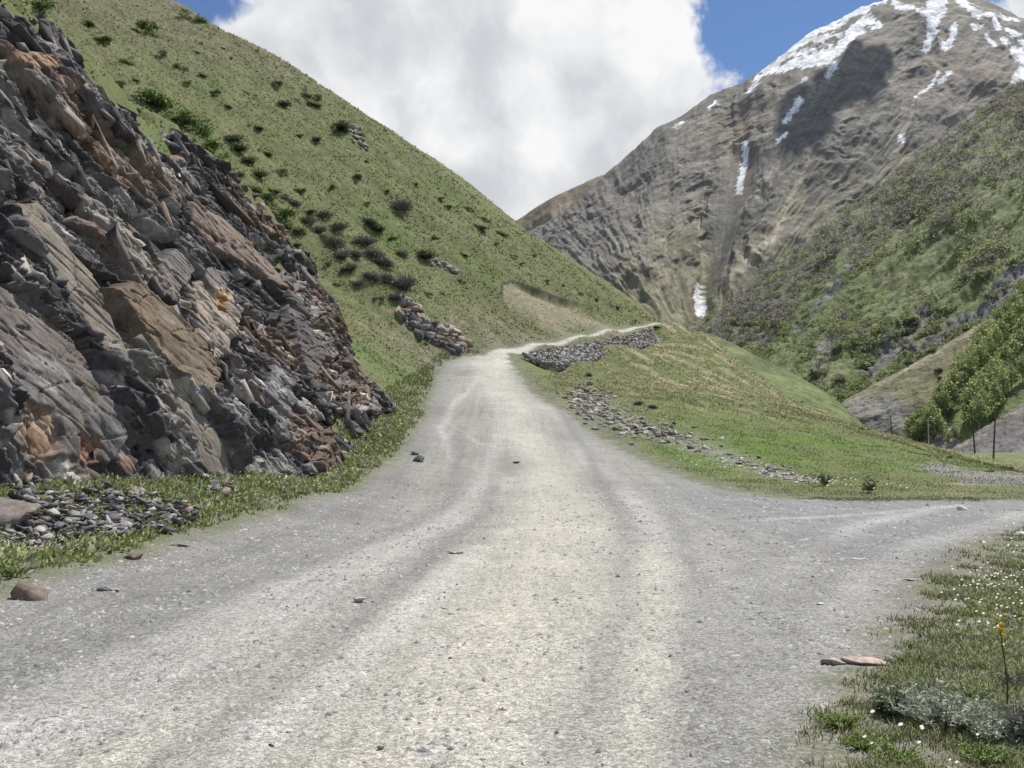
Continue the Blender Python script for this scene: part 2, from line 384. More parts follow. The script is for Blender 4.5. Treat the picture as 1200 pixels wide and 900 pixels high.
TRACKS = [  # picture polylines of wheel tracks: (points, half width m, tone)
    ([(560, 900), (640, 770), (690, 650), (650, 560), (612, 480), (580, 440), (590, 416), (640, 403), (757, 383)], 1.25, 'beige'),
    ([(440, 900), (560, 760), (640, 640), (630, 560), (600, 480)], .6, 'beige'),
    ([(0, 850), (150, 770), (330, 690), (480, 625), (560, 570), (590, 500), (570, 440)], .35, 'light'),
    ([(0, 890), (200, 790), (420, 670), (540, 610), (600, 560)], .3, 'light'),
    ([(150, 900), (350, 790), (500, 700), (600, 620)], .35, 'beige'),
    ([(800, 900), (810, 760), (800, 660), (740, 580), (660, 500), (625, 460)], .5, 'light'),
    ([(700, 900), (830, 730), (930, 650), (1020, 612), (1110, 594)], .32, 'light'),
    ([(860, 850), (960, 720), (1060, 645), (1200, 601)], .40, 'light'),
    ([(880, 610), (960, 606), (1040, 600), (1130, 592)], .22, 'light'),
    ([(530, 540), (515, 500), (535, 470), (560, 440)], .22, 'light'),
    ([(640, 520), (560, 520), (525, 495)], .15, 'light'),
    ([(640, 460), (690, 530), (730, 600), (748, 700), (715, 800), (690, 900)], .28, 'dark'),
    ([(580, 570), (500, 660), (360, 780), (190, 900)], .25, 'dark'),
    ([(785, 600), (818, 680), (800, 800), (770, 900)], .25, 'dark'),
    ([(0, 805), (200, 720), (380, 652), (530, 585), (540, 500)], .38, 'dark'),
    ([(960, 625), (890, 670), (850, 760), (830, 900)], .40, 'dark'),
    ([(1150, 606), (1040, 632), (940, 700), (900, 790)], .30, 'dark'),
    ([(560, 640), (470, 730), (330, 840), (260, 900)], .22, 'light'),
    ([(760, 640), (765, 760), (745, 900)], .25, 'beige'),
]
thA = np.radians(np.concatenate([np.arange(-180, -60, 4.0), np.arange(-60, -35, .35), np.arange(-35, 35, 70/1050), np.arange(35, 60, .35), np.arange(60, 180, 4.0)]))
rA = np.concatenate([[0.05, .4, 1.0, 1.8], np.geomspace(2.6, 60, 480)[:-1], np.geomspace(60, 125, 330)[:-1], np.geomspace(125, 335, 120)])
TH, RR = np.meshgrid(thA, rA)
GX = RR*np.sin(TH); GY = RR*np.cos(TH); GZ = H(GX, GY)
GD = xfoot(GY)-GX
GHC = hcliff(GY)
road_s = sdf(GX, GY, ROAD)
edge_n = .30*fbm(GX*.9, GY*.9, 61, 4) + .12*fbm(GX*4, GY*4, 62, 3)
ROADM = sstep(road_s + edge_n*np.where(GY > 78, .3, 1+.02*GY), -.32, .30)
def ground_colours():
    x, y = GX, GY
    global BARE
    n1 = fbm(x*.11, y*.11, 71, 5); n2 = fbm(x*.45, y*.45, 72, 5); n3 = fbm(x*1.7, y*1.7, 73, 4); n4 = fbm(x*.03, y*.03, 74, 3)
    # grass
    olive = C3(.122, .138, .056); lush = C3(.098, .150, .040); dry = C3(.215, .190, .105); grey = C3(.155, .150, .110); soil = C3(.125, .112, .090)
    c = lerp3(olive*np.ones(x.shape+(3,)), lush, sstep(n1+.5*n2, .0, .5)*.8)
    c = lerp3(c, dry, sstep(n2+.6*n3, .10, .60)*.65)
    # the upper hillside is drier and stonier
    up = sstep(GD-GHC*.45+12*n1, 34, 62)
    c = lerp3(c, C3(.150, .142, .088), up*.7)
    c = lerp3(c, grey, up*sstep(n2+n3, .15, .6)*.6)
    # bank above the upper road where the turf has slipped: pale soil with grass streaks
    if True:
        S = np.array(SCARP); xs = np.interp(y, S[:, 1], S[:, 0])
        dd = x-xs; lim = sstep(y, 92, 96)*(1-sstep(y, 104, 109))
        bare = lim*sstep(dd, 0, .3)*(1-sstep(dd, 5.5+3*n1, 10))
        c = lerp3(c, C3(.265, .232, .165), bare*np.clip(.70+.8*n3, 0, .95)); BARE = bare
        c = lerp3(c, C3(.045, .038, .030), lim*np.exp(-((dd-.02)/.15)**2)*.9)  # shade under the overhanging turf edge, put into the colour as a dark line
    # foot of the hillside above the bend, worn and stony
    wear = sstep(y, 62, 74)*(1-sstep(y, 88, 96))*(1-sstep(GD, 2, 9))*sstep(GD, -.5, .5)
    c = lerp3(c, C3(.20, .175, .135), wear*np.clip(.45+.9*n2, 0, .85))
    # the spur: straw-coloured streaks on its upper face, bright turf lower down
    sp = sstep(x-(.10*y-2), 2, 8)*sstep(y, 28, 40)*(GD < -1)
    strk = fbm(x*.9+y*.25, y*.10, 81, 4)
    c = lerp3(c, C3(.110, .140, .038), sp*.6)
    c = lerp3(c, C3(.31, .275, .175), sp*sstep(strk+.35*n2, -.04, .26)*sstep(y+5*n1, 50, 72)*.9)
    c = lerp3(c, C3(.088, .148, .022), sp*(1-sstep(y+6*n1, 46, 62))*sstep(n1+.4*n2+.2, 0, .5)*.8)
    # low valley flat
    fl = sstep(x, 26, 40)*(1-sstep(GZ, .5, 3))
    c = lerp3(c, C3(.125, .155, .055), fl*.6)
    grv = sstep(sdf(x, y, atl([(1095, 541), (1150, 552), (1230, 556), (1260, 569), (1150, 571), (1110, 560), (1060, 545)])) + 2.2*n2, -.3, .8)
    c = lerp3(c, C3(.225, .215, .20), grv*.9)
    # stony strip beside the road
    ds = seg_dist(x, y, atl([(686, 470), (720, 492), (790, 512), (860, 538), (930, 560)]))
    st = np.exp(-(ds/(.055*y*.5))**2)
    c = lerp3(c, C3(.27, .255, .23), st*np.clip(.55+1.0*n3, 0, 1))
    # verges: thin grass over grit near the road
    nearv = (1-sstep(-road_s, .2, 2.2))*(1-ROADM)
    c = lerp3(c, C3(.185, .180, .155), nearv*np.clip(.5+.9*n3, 0, .95))
    c = lerp3(c, C3(.20, .19, .165), (1-sstep(y, 20, 30))*(x > 0)*np.clip(.55+.9*n3+.3*n2, 0, .95))
    # ---- road
    t = np.clip((x+5.3)/(10.0), 0, 1)
    flow = x - .030*(np.clip(y, 0, 60)-10)*0
    st1 = fbm(flow*2.6, y*.11, 91, 5); st2 = fbm(flow*9, y*.35, 92, 4)
    r = np.ones(x.shape+(3,))*C3(.290, .284, .262)
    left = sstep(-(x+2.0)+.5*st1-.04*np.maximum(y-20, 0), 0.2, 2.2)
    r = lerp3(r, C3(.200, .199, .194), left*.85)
    right = sstep(x+.9*n2-(.0*y), 2.6, 6.5)*(1-sstep(y, 27, 34))
    r = lerp3(r, C3(.215, .221, .230), right*.9)
    r = r*(1+.22*st1+.16*st2)[..., None]*(1+.18*n2)[..., None]
    for pts, hw, tone in TRACKS:
        w = atl(pts); d = seg_dist(x+.12*n3, y, w)
        k = np.exp(-(d/hw)**2)*np.clip(.78+.4*st2+.45*n2, .1, 1)
        r = lerp3(r, C3(.462, .444, .388) if tone == 'beige' else C3(.43, .425, .405), k*(.9 if tone == 'beige' else .75)) if tone != 'dark' else lerp3(r, C3(.190, .190, .188), k*.75)
    upper = sstep(y, 50, 74)
    r = lerp3(r, C3(.52, .495, .43)*(1+.2*n3)[..., None], upper*.6*sstep(x+.8*n2, -5.0, -2.4))
    # darker wet grit in hollows
    for (u, v, rad) in ((545, 437, .8), (662, 512, .9), (640, 460, .5), (705, 565, 1.0), (980, 640, .7), (600, 545, 1.0)):
        p = at(u, v); k = np.exp(-(np.hypot((x-p[0])*1.0, (y-p[1])*.30)/rad)**2)
        r = lerp3(r, C3(.20, .198, .195), k*.6)
    edge = 1-sstep(road_s, .1, 1.1+.4*n2)
    r = lerp3(r, C3(.225, .222, .212), edge*.55*(1-sstep(y, 66, 74)))
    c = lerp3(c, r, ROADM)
    return c, np.clip(ROADM + grv*.7 + st*.6 + .8*(1-sstep(y, 22, 32)), 0, 1)
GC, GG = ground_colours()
# wheel ruts and loose ridges in the road surface
GZ = GZ + ROADM*(.020*fbm(GX*2.2, GY*.25, 95, 4) + .012*fbm(GX*6, GY*2.0, 96, 3))
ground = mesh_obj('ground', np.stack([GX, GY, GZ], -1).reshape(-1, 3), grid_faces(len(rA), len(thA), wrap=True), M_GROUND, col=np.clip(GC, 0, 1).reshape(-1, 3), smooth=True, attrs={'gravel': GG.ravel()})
tag(ground, kind='structure')
# valley ground that runs on beyond, under the mountains
vp = mesh_obj('valley_ground', [(-9000, -9000, -14), (9000, -9000, -14), (9000, 14000, -14), (-9000, 14000, -14)], np.array([(0, 1, 2, 3)]), M_SLOPE, col=np.tile([[.11, .13, .06]], (4, 1)))
tag(vp, kind='structure')

# ------------------------------------------------------------------ the slate cliff on the left
def build_cliff():
    yy = np.concatenate([np.linspace(2, 9, 120)[:-1], np.geomspace(9, 50.2, 1000)]); qq = np.linspace(-.05, 1.05, 460)
    Y, Q = np.meshgrid(yy, qq)
    zf = zfoot(Y) - .1; hc = np.maximum(hcliff(Y), .05); Zr = Q*hc
    def to_yz(u, v):     # picture point -> (distance along the face, height on the face)
        r = ray(u, v); Ys = np.linspace(6, 50, 1800); xr = r[0]/r[1]*Ys; zr = CAM[2] + r[2]/r[1]*Ys
        X = xfoot(Ys) - (zr-zfoot(Ys))*.4545 + .72
        k = int(np.argmax(xr <= X)) if (xr <= X).any() else len(Ys)-1
        return Ys[k], zr[k]-zfoot(Ys[k])
    # bedding axes on the face: a runs down the dip, c across the beds
    bend = 0.0
    wob = .22*fbm(Y*.22, Zr*.25, 301, 2)
    Yw = np.interp(Y, np.linspace(1, 52, 600), np.cumsum(.46*(20/np.linspace(1, 52, 600))**1.25*(51/599)).clip(-99, 99)); Yw = Yw - Yw.min()
    a = Yw*.60 - Zr*.80; c = Yw*.80 + Zr*.60 + wob
    wx = .12*fbm(a*.6, c*.6, 302, 2); wy = .12*fbm(a*.6, c*.6, 303, 2)
    bulk = .50*fbm(Y*.16, Zr*.20, 310, 3) + .30*fbm(a*.25, c*.8, 312, 3)
    smooth = np.zeros_like(Y); lift = np.zeros_like(Y); tint = np.zeros(Y.shape+(3,)); tw = np.zeros_like(Y)
    FE = [  # picture polygons: lift (m), how smooth (0..1), colour, weight
        ([(13, 241), (44, 236), (64, 268), (106, 325), (160, 395), (225, 470), (290, 552), (262, 556), (205, 510), (140, 440), (68, 335), (27, 276)], 0.19, .9, (.235, .205, .165), .8),
        ([(120, 338), (150, 330), (180, 345), (215, 379), (256, 443), (234, 470), (202, 445), (162, 396)], 0.34, .72, (.165, .125, .085), .85),
        ([(0, 330), (45, 352), (110, 425), (165, 515), (150, 545), (60, 535), (0, 470)], 0.13, .72, (.140, .132, .128), .7),
        ([(25, 470), (75, 480), (90, 530), (55, 545), (20, 515)], 0.04, .5, (.30, .20, .125), .6),
        ([(105, 508), (135, 515), (138, 540), (112, 538)], 0.05, .4, (.34, .18, .11), .65),
        ([(160, 528), (185, 535), (182, 552), (158, 546)], 0.05, .4, (.33, .18, .115), .6),
        ([(225, 330), (262, 328), (285, 375), (270, 420), (245, 428), (232, 380)], 0.17, .55, (.36, .30, .25), .8),
        ([(255, 338), (268, 345), (270, 372), (258, 362)], 0.02, .2, (.42, .25, .10), .8),
        ([(192, 300), (212, 288), (232, 320), (214, 346), (190, 330)], 0.19, .7, (.175, .160, .150), .8),
        ([(230, 310), (270, 316), (278, 336), (245, 342)], 0.15, .6, (.18, .155, .145), .8),
        ([(225, 235), (262, 250), (350, 338), (330, 338), (272, 300), (228, 268)], 0.21, .60, (.215, .165, .135), .85),
        ([(120, 160), (165, 180), (225, 232), (210, 240), (160, 210), (118, 178)], 0.10, .35, (.215, .165, .13), .6),
        ([(95, 230), (115, 225), (175, 290), (200, 335), (185, 338), (140, 290)], 0.05, .35, (.33, .31, .275), .7),
        ([(108, 330), (135, 348), (205, 470), (250, 540), (232, 548), (170, 470)], -0.10, .0, (.30, .28, .24), .45),
        ([(15, 58), (70, 62), (80, 82), (45, 85), (12, 74)], 0.15, .55, (.36, .24, .16), .8),
        ([(75, 85), (105, 95), (108, 112), (80, 104)], 0.10, .5, (.25, .165, .12), .7),
        ([(312, 455), (330, 420), (352, 470), (340, 520), (322, 510)], 0.13, .5, (.25, .25, .26), .6),
        ([(340, 335), (358, 350), (385, 420), (372, 450), (352, 400)], 0.19, .55, (.115, .110, .108), .8),
    ]
    for poly, lf, sm, colr, wt in FE:
        pw = [to_yz(*p) for p in poly]
        s = sdf(Y + .15*wx, Zr + .15*wy, pw)
        m = sstep(s + .10*fbm(a*2.5, c*2.5, 304, 2), -.03, .10)
        lift = lift*(1-m) + lf*m; smooth = smooth*(1-m)+sm*m
        tint = tint*(1-m[..., None]) + np.array(colr)*m[..., None]; tw = tw*(1-m) + wt*m
    D = bulk*(1-.75*smooth); ids = []
    for k, (sa, sc_, amp, tilt) in enumerate(((2.9, 1.25, .48, .85), (1.15, .50, .30, 1.15), (.46, .20, .12, 1.25), (.19, .10, .055, 1.3), (.09, .05, .022, 1.2))):
        aa = (a+wx*sa*.9)/sa; cc = (c+wy*sc_*1.2)/sc_
        # the far end of the face breaks into upright blocks instead of slabs
        aa = aa*(1-bend) + bend*((Yw+wx)/(sc_*1.1)); cc = cc*(1-bend) + bend*((Zr+wy)/(sa*.62))
        bi, bj, bx, by, gap = cells(aa, cc, 400+k*7)
        h = h01(bi, bj, 420+k) - .5; ta = h01(bi, bj, 440+k)-.5; tc = h01(bi, bj, 460+k)-.62
        keep = 1 - np.clip(smooth*1.2, 0, .97)
        D = D + amp*keep*(h*1.25 + tilt*(ta*bx + 1.5*tc*by) - .42*(1-sstep(gap, 0, .16)))
        ids.append((bi, bj))
    D = D + smooth*(.05*fbm(a*.5, c*5, 320, 4) + .03*ridged(a*.8, c*9, 321, 3)) + .040*fbm(a*7, c*9, 322, 3)*(1-.85*np.clip(smooth*1.2, 0, 1))
    crack = 1-sstep(np.abs(perlin(a*.45+wx*2, c*3.2+wy*3, 331)), .0, .05); crack2 = 1-sstep(np.abs(perlin(a*1.1+9+wx*3, c*1.0+wy*4, 332)), .0, .035)
    D = D - .10*crack - .08*crack2
    D = D + lift + .55
    top = sstep(Q, .965, 1.02); D = D*(1-top) - top*(.9+.0*Q)
    D = D*sstep(Q, -.05, .10) + .25*(1-sstep(Q, -.05, .10))
    D = D*(1-sstep(Y, 48.0, 49.8)) - 1.0*sstep(Y, 48.0, 49.8)
    ov = sstep(Q, .88, .95)*(1-sstep(Q, .96, 1.0)); D = D - .35*ov
    # move along the outward normal of the face (65 degrees steep, turning away at the far end)
    tn = .455; nrm = math.hypot(1, tn)
    X = xfoot(Y) - Zr*.4545 + D/nrm*1.0; Z = zf + Zr + D*tn/nrm*.5
    # ----- colours: beds of slate, brown weathering, quartz
    r1 = h01(*ids[0], 501); r2 = h01(*ids[1], 502); r3 = h01(*ids[2], 503)
    n1 = fbm(a*.35, c*.8, 511, 4); n2 = fbm(a*1.2, c*2.6, 512, 4)
    col = lerp3(C3(.070, .066, .068)*np.ones(Y.shape+(3,)), C3(.190, .180, .175), sstep(r2*.6+r3*.4+.3*n2, .30, .85))
    brown = sstep(r1+.9*n1-bend*.30, .45, .85); col = lerp3(col, C3(.190, .128, .092), brown*.75)
    col = lerp3(col, C3(.34, .32, .295), sstep(r3+.5*n2, .78, 1.0)*.75)
    col = lerp3(col, C3(.50, .475, .43), sstep(r3*r2+.35*n2, .74, .92)*.8)
    rust = sstep(fbm(a*.5, c*.7, 521, 4)+.25*(r2-.5), .34, .52); col = lerp3(col, C3(.30, .165, .085), rust*.5)
    col = col*(.82+.36*r3)[..., None]
    col = lerp3(col, tint*(1+.30*n2+.25*fbm(a*1.5, c*14, 530, 3))[..., None], tw)
    col = col*.90
    moss = sstep(fbm(Y*.8, Zr*.8, 541, 4), .30, .48)*(1-sstep(Q, .35, .7)); col = lerp3(col, C3(.115, .125, .055), moss*.5)
    V = np.stack([X, Y, Z], -1).reshape(-1, 3)
    o = mesh_obj('cliff', V, grid_faces(len(qq), len(yy)), M_CLIFF, col=np.clip(col, .01, 1).reshape(-1, 3)); tag(o, kind='structure')
    return X, Y, Z, smooth, tint, np.clip(col, .01, 1)
CLX, CLY, CLZ, CLS, CLT, CLW = build_cliff()

def build_cliff_blocks():
    """the joints of the face: angular slabs and shards lying along the beds, bedded into the sheet"""
    rng = np.random.default_rng(17); nr, nc = CLX.shape; parts = []
    box, BF = BOXV, BOXF
    n_out = np.array([.91, 0, .415]); pal = [C3(.125, .122, .125), C3(.165, .16, .16), C3(.21, .205, .20), C3(.26, .25, .24), C3(.23, .175, .135), C3(.27, .215, .175), C3(.36, .33, .29), C3(.095, .094, .098)]
    yv = np.geomspace(7.0, 48.5, 4000)
    for k in range(3300):
        y = yv[int(rng.random()**.85*3999)]; q = .02+.95*rng.random()
        j = min(int(np.searchsorted(CLY[0], y)), nc-1); i = min(int((q+.05)/1.10*(nr-1)), nr-1)
        p = np.array([CLX[i, j], CLY[i, j], CLZ[i, j]]); sm = CLS[i, j]
        size = .085+.11*rng.random()+.50*rng.random()**6.0
        if sm > .45 and rng.random() < .96: continue
        if q > .93: size *= .8
        size *= (1+.020*max(y-16, 0))
        far = float(sstep(np.array(y), 24, 34)*(q < .75)); a = (.62+.15*far)*np.array([0, 1, 0]) + .78*np.array([.414, 0, -.91]); a /= np.linalg.norm(a)
        cl = float(perlin(np.array(y*.33), np.array(q*5.0), 881)); cl2 = float(perlin(np.array(y*.8), np.array(q*9.0), 882))
        ang = .5*cl2+.30*rng.normal()+(1.0 if far > .5 and rng.random() < .35 else 0); u2 = np.cross(n_out, a)
        a2 = a*math.cos(ang)+u2*math.sin(ang)+n_out*.20*rng.normal(); a2 /= np.linalg.norm(a2)
        c = np.cross(n_out+.25*rng.normal(size=3), a2); c /= np.linalg.norm(c); o = np.cross(a2, c)
        L = size*(.9+1.5*rng.random()); T = size*(.14+.24*rng.random()); W = size*(.40+.35*rng.random())
        V = box*(1+.30*rng.normal(size=(8, 3)).clip(-1.3, 1.3)); V[:, 0] *= L/2; V[:, 1] *= W/2; V[:, 2] *= T/2; V[:, 0] += V[:, 2]*.5*rng.normal()
        V = V[:, :1]*a2 + V[:, 1:2]*o + V[:, 2:]*c + p + n_out*(W*(-.52+.28*rng.random()))
        w = rng.random(); ci = int(np.clip((cl+.5)*3.2+rng.normal()*1.3, 0, 3)) if w < .72 else rng.integers(8)
        if w > .955: colr = C3(.50, .47, .42)
        elif cl2 > .28 and w > .4: colr = pal[4+rng.integers(2)]
        else: colr = pal[ci]
        if rng.random() < .80: colr = CLW[i, j]*(.72+.62*rng.random()**1.5)
        parts.append((V, BF, np.tile(np.clip(colr*(1+.12*rng.normal()), .02, .8), (8, 1))))
    V, F, C = join(parts); tag(mesh_obj('cliff_blocks', V, F, M_CLIFF, col=C), kind='structure')
build_cliff_blocks()

# ------------------------------------------------------------------ mountains: lofts from foot to ridge and down behind, at their own distances
def loft(rows, ts, ns, nt, s_pow=1.0, seed_smooth=3):
    """rows: lists of (u, v, distance) from foot to ridge; returns base points (nt, ns, 3) and s,t"""
    s = np.linspace(0, 1, ns); R = []
    for row in rows:
        a = np.array(row, float); k = (a[:, 0]-a[0, 0])/(a[-1, 0]-a[0, 0])
        u, v, D = (np.interp(s, k, a[:, i]) for i in range(3))
        R.append(np.array([P(uu, vv, dd) for uu, vv, dd in zip(u, v, D)]))
    R = np.array(R); t = np.linspace(0, 1, nt); out = np.zeros((nt, ns, 3))
    for i in range(ns):
        for k in range(3): out[:, i, k] = np.interp(t, ts, R[:, i, k])
    for _ in range(seed_smooth):      # round off the creases between rows, keep foot and ridge
        out[1:-1] = .25*out[:-2]+.5*out[1:-1]+.25*out[2:]
    return out, s, t
def loft_normals(B):
    du = np.gradient(B, axis=1); dv = np.gradient(B, axis=0); n = np.cross(du, dv); n /= np.linalg.norm(n, axis=2, keepdims=True)+1e-9
    toward = (n*(CAM-B)).sum(-1, keepdims=True); return np.where(toward < 0, -n, n)
def project(Pt):
    q = Pt-CAM; cp, sp = math.cos(PITCH), math.sin(PITCH)
    yc = q[..., 1]*cp + q[..., 2]*sp; zc = -q[..., 1]*sp + q[..., 2]*cp
    return 600+1000*q[..., 0]/yc, 450-1000*zc/yc
def close_back(Pts, colr, push=.35, drop=-60):
    """carry the far side of a mountain down behind its ridge"""
    ridge = Pts[-1]; rows = [Pts]; cr = [colr]
    for f, k in ((.08, .8), (.3, .45), (.7, 0.0)):
        q = ridge.copy(); dirn = ridge[:, :2]/np.linalg.norm(ridge[:, :2], axis=1, keepdims=True)
        dist = np.linalg.norm(ridge[:, :2], axis=1, keepdims=True)
        q[:, :2] += dirn*dist*push*f; q[:, 2] = drop + (ridge[:, 2]-drop)*k; rows.append(q[None]); cr.append(colr[-1:])
    return np.concatenate(rows), np.concatenate(cr)
def loft_obj(name, Pts, colr, mat, push=.35):
    PP, CC = close_back(Pts, colr, push); nr, nc = PP.shape[:2]
    return tag(mesh_obj(name, PP.reshape(-1, 3), grid_faces(nr, nc), mat, col=np.clip(CC, 0, 1).reshape(-1, 3), smooth=True), kind='structure')

def build_far_mountain():
    ridge = [(560, 300, 2350), (640, 262, 2350), (690, 224, 2350), (705, 208, 2400), (740, 178, 2450), (770, 150, 2500), (800, 136, 2500), (832, 112, 2550), (870, 97, 2600), (897, 80, 2650), (925, 58, 2700), (950, 38, 2750), (985, 22, 2800), (1010, 8, 2850), (1045, -2, 2900), (1080, -8, 2900), (1130, -6, 2900), (1160, 3, 2850), (1200, 22, 2800), (1260, 55, 2700), (1330, 110, 2600), (1420, 160, 2500), (1520, 240, 2400)]
    up = [(585, 320, 2000), (690, 262, 2050), (790, 190, 2150), (860, 165, 2350), (900, 140, 2300), (960, 110, 2300), (1040, 95, 2350), (1075, 92, 2500), (1120, 90, 2350), (1200, 100, 2300), (1480, 280, 2100)]
    mid = [(600, 345, 1650), (690, 310, 1650), (760, 290, 1700), (822, 285, 1950), (850, 280, 1900), (900, 260, 1850), (960, 250, 1900), (1050, 240, 1900), (1440, 350, 1750)]
    foot = [(600, 420, 1400), (740, 410, 1400), (800, 405, 1450), (818, 402, 1620), (835, 402, 1560), (880, 402, 1500), (1000, 410, 1450), (1400, 430, 1400)]
    B, s, t = loft([foot, mid, up, ridge], [0, .30, .68, 1], 820, 470, seed_smooth=40)
    n = loft_normals(B); S, T = np.meshgrid(s, t)
    pu, pv = project(B)
    # fall lines fan out from the stream at the foot
    ang = (pu-822)/np.maximum(430-pv, 60); rad = np.hypot(pu-822, 430-pv)
    w1 = fbm(S*9, T*6, 601, 5)*.32
    g1 = ridged(ang*3.2+w1*2.2, rad*.006+w1*2, 611, 4, .5); g2 = ridged(ang*14+w1*2, rad*.018, 612, 4, .55)
    iso = ridged(S*26, T*17, 613, 6, .58); f1 = fbm(S*7, T*5, 614, 5)
    edge = sstep(1-T, 0.0, .10)
    d = (24*(g1-.55)*edge + 7*(g2-.5)*(.3+.7*edge) + 2*(iso-.5)*(.4+.6*edge) + 26*f1*edge)*(.30+.70*sstep(T, .0, .2))
    gul = seg_dist(pu, pv, [(872, 190), (864, 225), (850, 270), (835, 315), (821, 345), (825, 380)]); d = d*(1-.97*np.exp(-(gul/15)**2)) - 10*np.exp(-(gul/14)**2)
    Pt = B + n*d[..., None]; Pt[..., 2] += 9*(ridged(S*60, T*3, 615, 3)-.6)*(1-edge)
    # colours by rock, turf and scree
    x, y = S*40, T*26
    c1 = fbm(x*.35, y*.35, 621, 5); c2 = fbm(x*1.3, y*1.3, 622, 5); c3 = fbm(ang*22+w1*4, rad*.02, 623, 4); c4 = fbm(x*5, y*5, 624, 3)
    rock = C3(.158, .147, .126); col = rock*np.ones(S.shape+(3,))
    turf = sstep(.70-T+.35*c1+.35*c3-.2*g2+.2*c2, .05, .5); col = lerp3(col, C3(.168, .168, .090), turf*.9)
    col = lerp3(col, C3(.30, .255, .19), sstep(c3+.6*c2+.1, .12, .55)*.7*(.5+.5*turf))
    high = sstep(T+.15*c1, .55, .85); col = lerp3(col, C3(.255, .215, .172), high*sstep(c1+.5*c2, -.05, .4)*.8)
    dark = sstep(iso+.3*c4, .70, .98); col = lerp3(col, C3(.105, .102, .100), dark*.35)
    # left buttress is bare dark rock
    but = sstep(sdf(pu, pv, [(560, 320), (640, 255), (705, 208), (790, 140), (770, 210), (735, 270), (742, 300), (720, 340), (740, 372), (700, 400), (560, 400)])+25*c1+12*c2, -12, 14)
    col = lerp3(col, C3(.120, .113, .104)*(1+.5*c2)[..., None], but*.7)
    but2 = sstep(sdf(pu, pv, [(830, 240), (880, 190), (960, 130), (1010, 110), (1010, 150), (930, 220), (880, 290), (850, 330), (838, 330)])+22*c1+14*c2, -10, 12)
    col = lerp3(col, C3(.128, .121, .112)*(1+.5*c2)[..., None], but2*.6)
    c5 = fbm(ang*48+w1*6, rad*.010, 627, 4); col = lerp3(col, C3(.33, .285, .205), sstep(c5, .16, .42)*.55*(1-.5*high)); col = lerp3(col, C3(.095, .090, .085), sstep(-c5, .16, .42)*.5)
    def streak(pts, w, c, wt, jit=5):
        nonlocal col
        dd = seg_dist(pu+jit*c2+jit*.6*c4, pv, pts); k = np.exp(-(dd/w)**2)*np.clip(.7+.9*c4+.5*c2, 0, 1)
        col = lerp3(col, C3(*c), k*wt)
    tan = (.52, .45, .33)
    streak([(868, 155), (858, 180), (873, 195), (868, 225)], 9, (.285, .225, .160), .8); streak([(858, 150), (885, 140), (915, 108)], 10, (.26, .205, .155), .6)
    streak([(950, 185), (930, 225), (912, 262), (905, 282), (880, 300), (850, 345)], 4.5, tan, .9); streak([(912, 262), (890, 280), (862, 312)], 7, (.235, .205, .135), .7)
    streak([(905, 200), (885, 232), (870, 245)], 4, tan, .7); streak([(1062, 50), (1060, 110), (1055, 165)], 3.5, (.26, .235, .205), .8)
    streak([(1150, 85), (1130, 60), (1110, 78)], 16, (.235, .185, .145), .7); streak([(935, 130), (960, 165), (1000, 150)], 8, (.20, .175, .14), .5)
    streak([(745, 300), (735, 330), (745, 350), (760, 340)], 10, (.225, .205, .115), .7); streak([(700, 240), (760, 250), (790, 280)], 9, (.19, .165, .115), .5)
    streak([(880, 130), (850, 140), (830, 160)], 9, (.25, .20, .15), .5)
    streak([(850, 262), (845, 300), (832, 322)], 3.0, (.075, .068, .072), .7)
    # snow: cap, couloirs and the tongue above the stream
    sn = np.full(S.shape, -99.0)
    def snow(pts, w):
        nonlocal sn
        sn = np.maximum(sn, w - seg_dist(pu, pv, pts))
    for poly in ([(1048, 4), (1080, 14), (1094, -4), (1108, 0), (1106, 22), (1092, 44), (1085, 58), (1088, 25), (1072, 13), (1052, 12)],):
        sn = np.maximum(sn, sdf(pu, pv, poly)+2)
    for pts, w in (([(897, 84), (930, 56), (960, 36), (990, 21), (1020, 5), (1035, 0)], 5), ([(906, 86), (945, 74), (968, 72), (985, 54), (1003, 33), (1020, 22)], 5.5), ([(945, 72), (975, 60)], 7), ([(922, 66), (952, 60)], 4), ([(955, 48), (985, 40)], 3), ([(1120, -4), (1140, 14), (1146, 20)], 5), ([(1085, 50), (1084, 58)], 3), ([(1118, 36), (1112, 52), (1106, 54)], 5), ([(1165, 26), (1168, 36)], 4), ([(1150, 34), (1140, 34)], 3), ([(1174, 48), (1178, 54)], 3.5),
                   ([(1190, 62), (1205, 72), (1192, 95)], 7), ([(938, 118), (930, 130), (920, 143)], 3.6), ([(875, 170), (868, 200), (864, 222)], 3.4), ([(821, 332), (820, 345), (823, 366)], 3.0), ([(1112, 84), (1104, 92), (1100, 95)], 3),
                   ([(1074, 112), (1092, 98), (1100, 84)], 2), ([(1054, 162), (1056, 166)], 3), ([(978, 78), (970, 88)], 4), ([(890, 92), (886, 100)], 3), ([(882, 104), (878, 112)], 2.2), ([(838, 122), (832, 128)], 2.2), ([(800, 148), (792, 152)], 2.2), ([(922, 160), (912, 168)], 2.2), ([(1000, 35), (985, 52), (980, 60)], 3.5), ([(1030, 25), (1024, 30)], 2), ([(945, 92), (940, 98)], 1.8), ([(1180, 40), (1200, 50)], 3), ([(1150, 20), (1190, 25)], 2.6), ([(1155, 44), (1166, 56)], 2.5)):
        snow(pts, w)
    snw = sstep(sn + 8*c2*sstep(T, .7, .9) + 5*c4 - 2.0*dark*sstep(T, .7, .9), -.9, 1.2)
    col = lerp3(col, C3(.86, .87, .89), snw)
    loft_obj('mountain', Pt, col, M_MOUNT)
